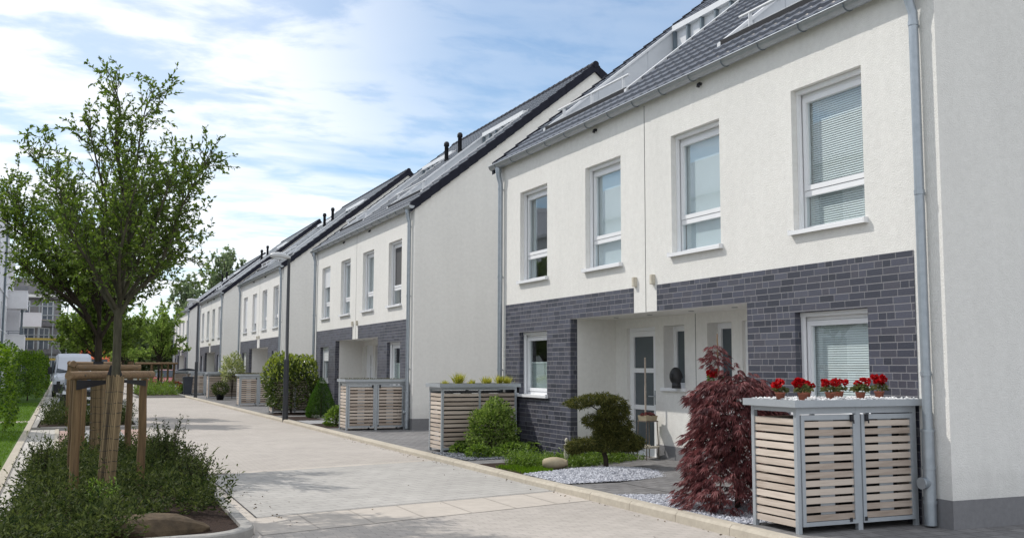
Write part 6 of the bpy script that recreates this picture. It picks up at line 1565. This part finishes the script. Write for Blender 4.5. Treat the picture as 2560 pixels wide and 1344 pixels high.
# clouds laid out on a high flat layer: position = direction / height
zc = N(nt, 'ShaderNodeMath', operation='MAXIMUM'); zc.inputs[1].default_value = 0.0; nt.links.new(sep.outputs[2], zc.inputs[0])
za = N(nt, 'ShaderNodeMath', operation='ADD'); za.inputs[1].default_value = .13; nt.links.new(zc.outputs[0], za.inputs[0])
px = N(nt, 'ShaderNodeMath', operation='DIVIDE'); nt.links.new(sep.outputs[0], px.inputs[0]); nt.links.new(za.outputs[0], px.inputs[1])
py = N(nt, 'ShaderNodeMath', operation='DIVIDE'); nt.links.new(sep.outputs[1], py.inputs[0]); nt.links.new(za.outputs[0], py.inputs[1])
cv = N(nt, 'ShaderNodeCombineXYZ'); nt.links.new(px.outputs[0], cv.inputs[0]); nt.links.new(py.outputs[0], cv.inputs[1])
def cl_noise(scale, rot, st, detail, dist, lo_, hi_, off=(0, 0, 0), rough=.58):
    mp = N(nt, 'ShaderNodeMapping'); mp.inputs['Rotation'].default_value = (0, 0, math.radians(rot)); mp.inputs['Scale'].default_value = st; mp.inputs['Location'].default_value = off
    nt.links.new(cv.outputs[0], mp.inputs['Vector'])
    no = N(nt, 'ShaderNodeTexNoise', Scale=scale, Detail=detail, Roughness=rough, Distortion=dist); nt.links.new(mp.outputs[0], no.inputs['Vector'])
    mr = N(nt, 'ShaderNodeMapRange', interpolation_type='SMOOTHSTEP'); mr.inputs[1].default_value = lo_; mr.inputs[2].default_value = hi_
    nt.links.new(no.outputs[0], mr.inputs[0]); return mr.outputs[0]
big = cl_noise(.50, 32, (1, 1.35, 1), 5, .5, .28, .52, CLOFF, .55)
fine = cl_noise(3.0, 34, (1.0, 1.55, 1), 7, .2, .36, .56, (3.1, 1.7, 0), .56)
wisp = cl_noise(1.3, 30, (1.0, 3.2, 1), 8, .6, .36, .68, (7.3, .4, 0), .62)
dot = N(nt, 'ShaderNodeVectorMath', operation='DOT_PRODUCT'); dot.inputs[1].default_value = (.49, .80, .345); nt.links.new(tc.outputs['Generated'], dot.inputs[0])
gm = N(nt, 'ShaderNodeMapRange', interpolation_type='SMOOTHSTEP'); gm.inputs[1].default_value = .925; gm.inputs[2].default_value = .995; gm.inputs[3].default_value = 1.0; gm.inputs[4].default_value = .30
nt.links.new(dot.outputs['Value'], gm.inputs[0])
def math2(op, a, b, clamp=False):
    n = N(nt, 'ShaderNodeMath', operation=op); n.use_clamp = clamp
    for i, q in enumerate((a, b)):
        if isinstance(q, (int, float)): n.inputs[i].default_value = q
        else: nt.links.new(q, n.inputs[i])
    return n.outputs[0]
m1 = math2('MULTIPLY', math2('ADD', math2('MULTIPLY', fine, .55), .45), big)
m2 = math2('MAXIMUM', m1, math2('MULTIPLY', wisp, .85))
m3 = math2('MULTIPLY', m2, gm.outputs[0])
# unseen bright cloud deck, added behind the viewer to brighten the shaded gables
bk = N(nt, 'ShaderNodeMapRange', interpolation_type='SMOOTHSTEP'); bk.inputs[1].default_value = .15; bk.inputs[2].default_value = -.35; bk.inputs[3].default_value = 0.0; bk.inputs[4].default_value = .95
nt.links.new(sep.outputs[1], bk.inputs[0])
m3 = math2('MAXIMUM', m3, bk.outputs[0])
# pale veil near the horizon
hz = N(nt, 'ShaderNodeMapRange', interpolation_type='SMOOTHSTEP'); hz.inputs[1].default_value = .0; hz.inputs[2].default_value = .16; hz.inputs[3].default_value = .8; hz.inputs[4].default_value = 0.0
nt.links.new(sep.outputs[2], hz.inputs[0])
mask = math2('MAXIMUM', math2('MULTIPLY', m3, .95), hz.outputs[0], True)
sc = N(nt, 'ShaderNodeMix', data_type='RGBA', blend_type='MULTIPLY'); sc.inputs[0].default_value = 1; sc.inputs[7].default_value = (SKYS * .84, SKYS * 1.0, SKYS * 1.06, 1)
nt.links.new(sky.outputs[0], sc.inputs[6])
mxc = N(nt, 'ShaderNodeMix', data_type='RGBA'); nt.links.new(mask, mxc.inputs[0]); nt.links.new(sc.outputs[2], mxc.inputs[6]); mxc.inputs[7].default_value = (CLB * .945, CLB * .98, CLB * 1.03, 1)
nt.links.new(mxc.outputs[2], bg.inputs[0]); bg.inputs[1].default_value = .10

cd = D.cameras.new('camera'); cam = D.objects.new('camera', cd); COL.objects.link(cam); SC.camera = cam
cd.sensor_width = 36; cd.lens = 36 * 2521.09 / 2560; cd.clip_start = .05; cd.clip_end = 5000
y_, p_, r_ = math.radians(23.985), math.radians(5.568), math.radians(.194)
fwd = Vector((math.sin(y_) * math.cos(p_), math.cos(y_) * math.cos(p_), math.sin(p_))); right = Vector((math.cos(y_), -math.sin(y_), 0)); up = right.cross(fwd)
r2 = right * math.cos(r_) + up * math.sin(r_); u2 = -right * math.sin(r_) + up * math.cos(r_)
mw = Matrix((r2, u2, -fwd)).transposed().to_4x4(); mw.translation = Vector((-8.356, -7.718, 1.625)); cam.matrix_world = mw
SC.view_settings.view_transform = 'Standard'; SC.view_settings.look = 'None'; SC.view_settings.gamma = 1.0; SC.view_settings.exposure = EXPO; SC.view_settings.use_curve_mapping = False
SC.render.engine = 'CYCLES'; SC.cycles.max_bounces = 8; SC.cycles.transparent_max_bounces = 8; SC.cycles.use_denoising = True
SC.render.resolution_x = 1024; SC.render.resolution_y = 537
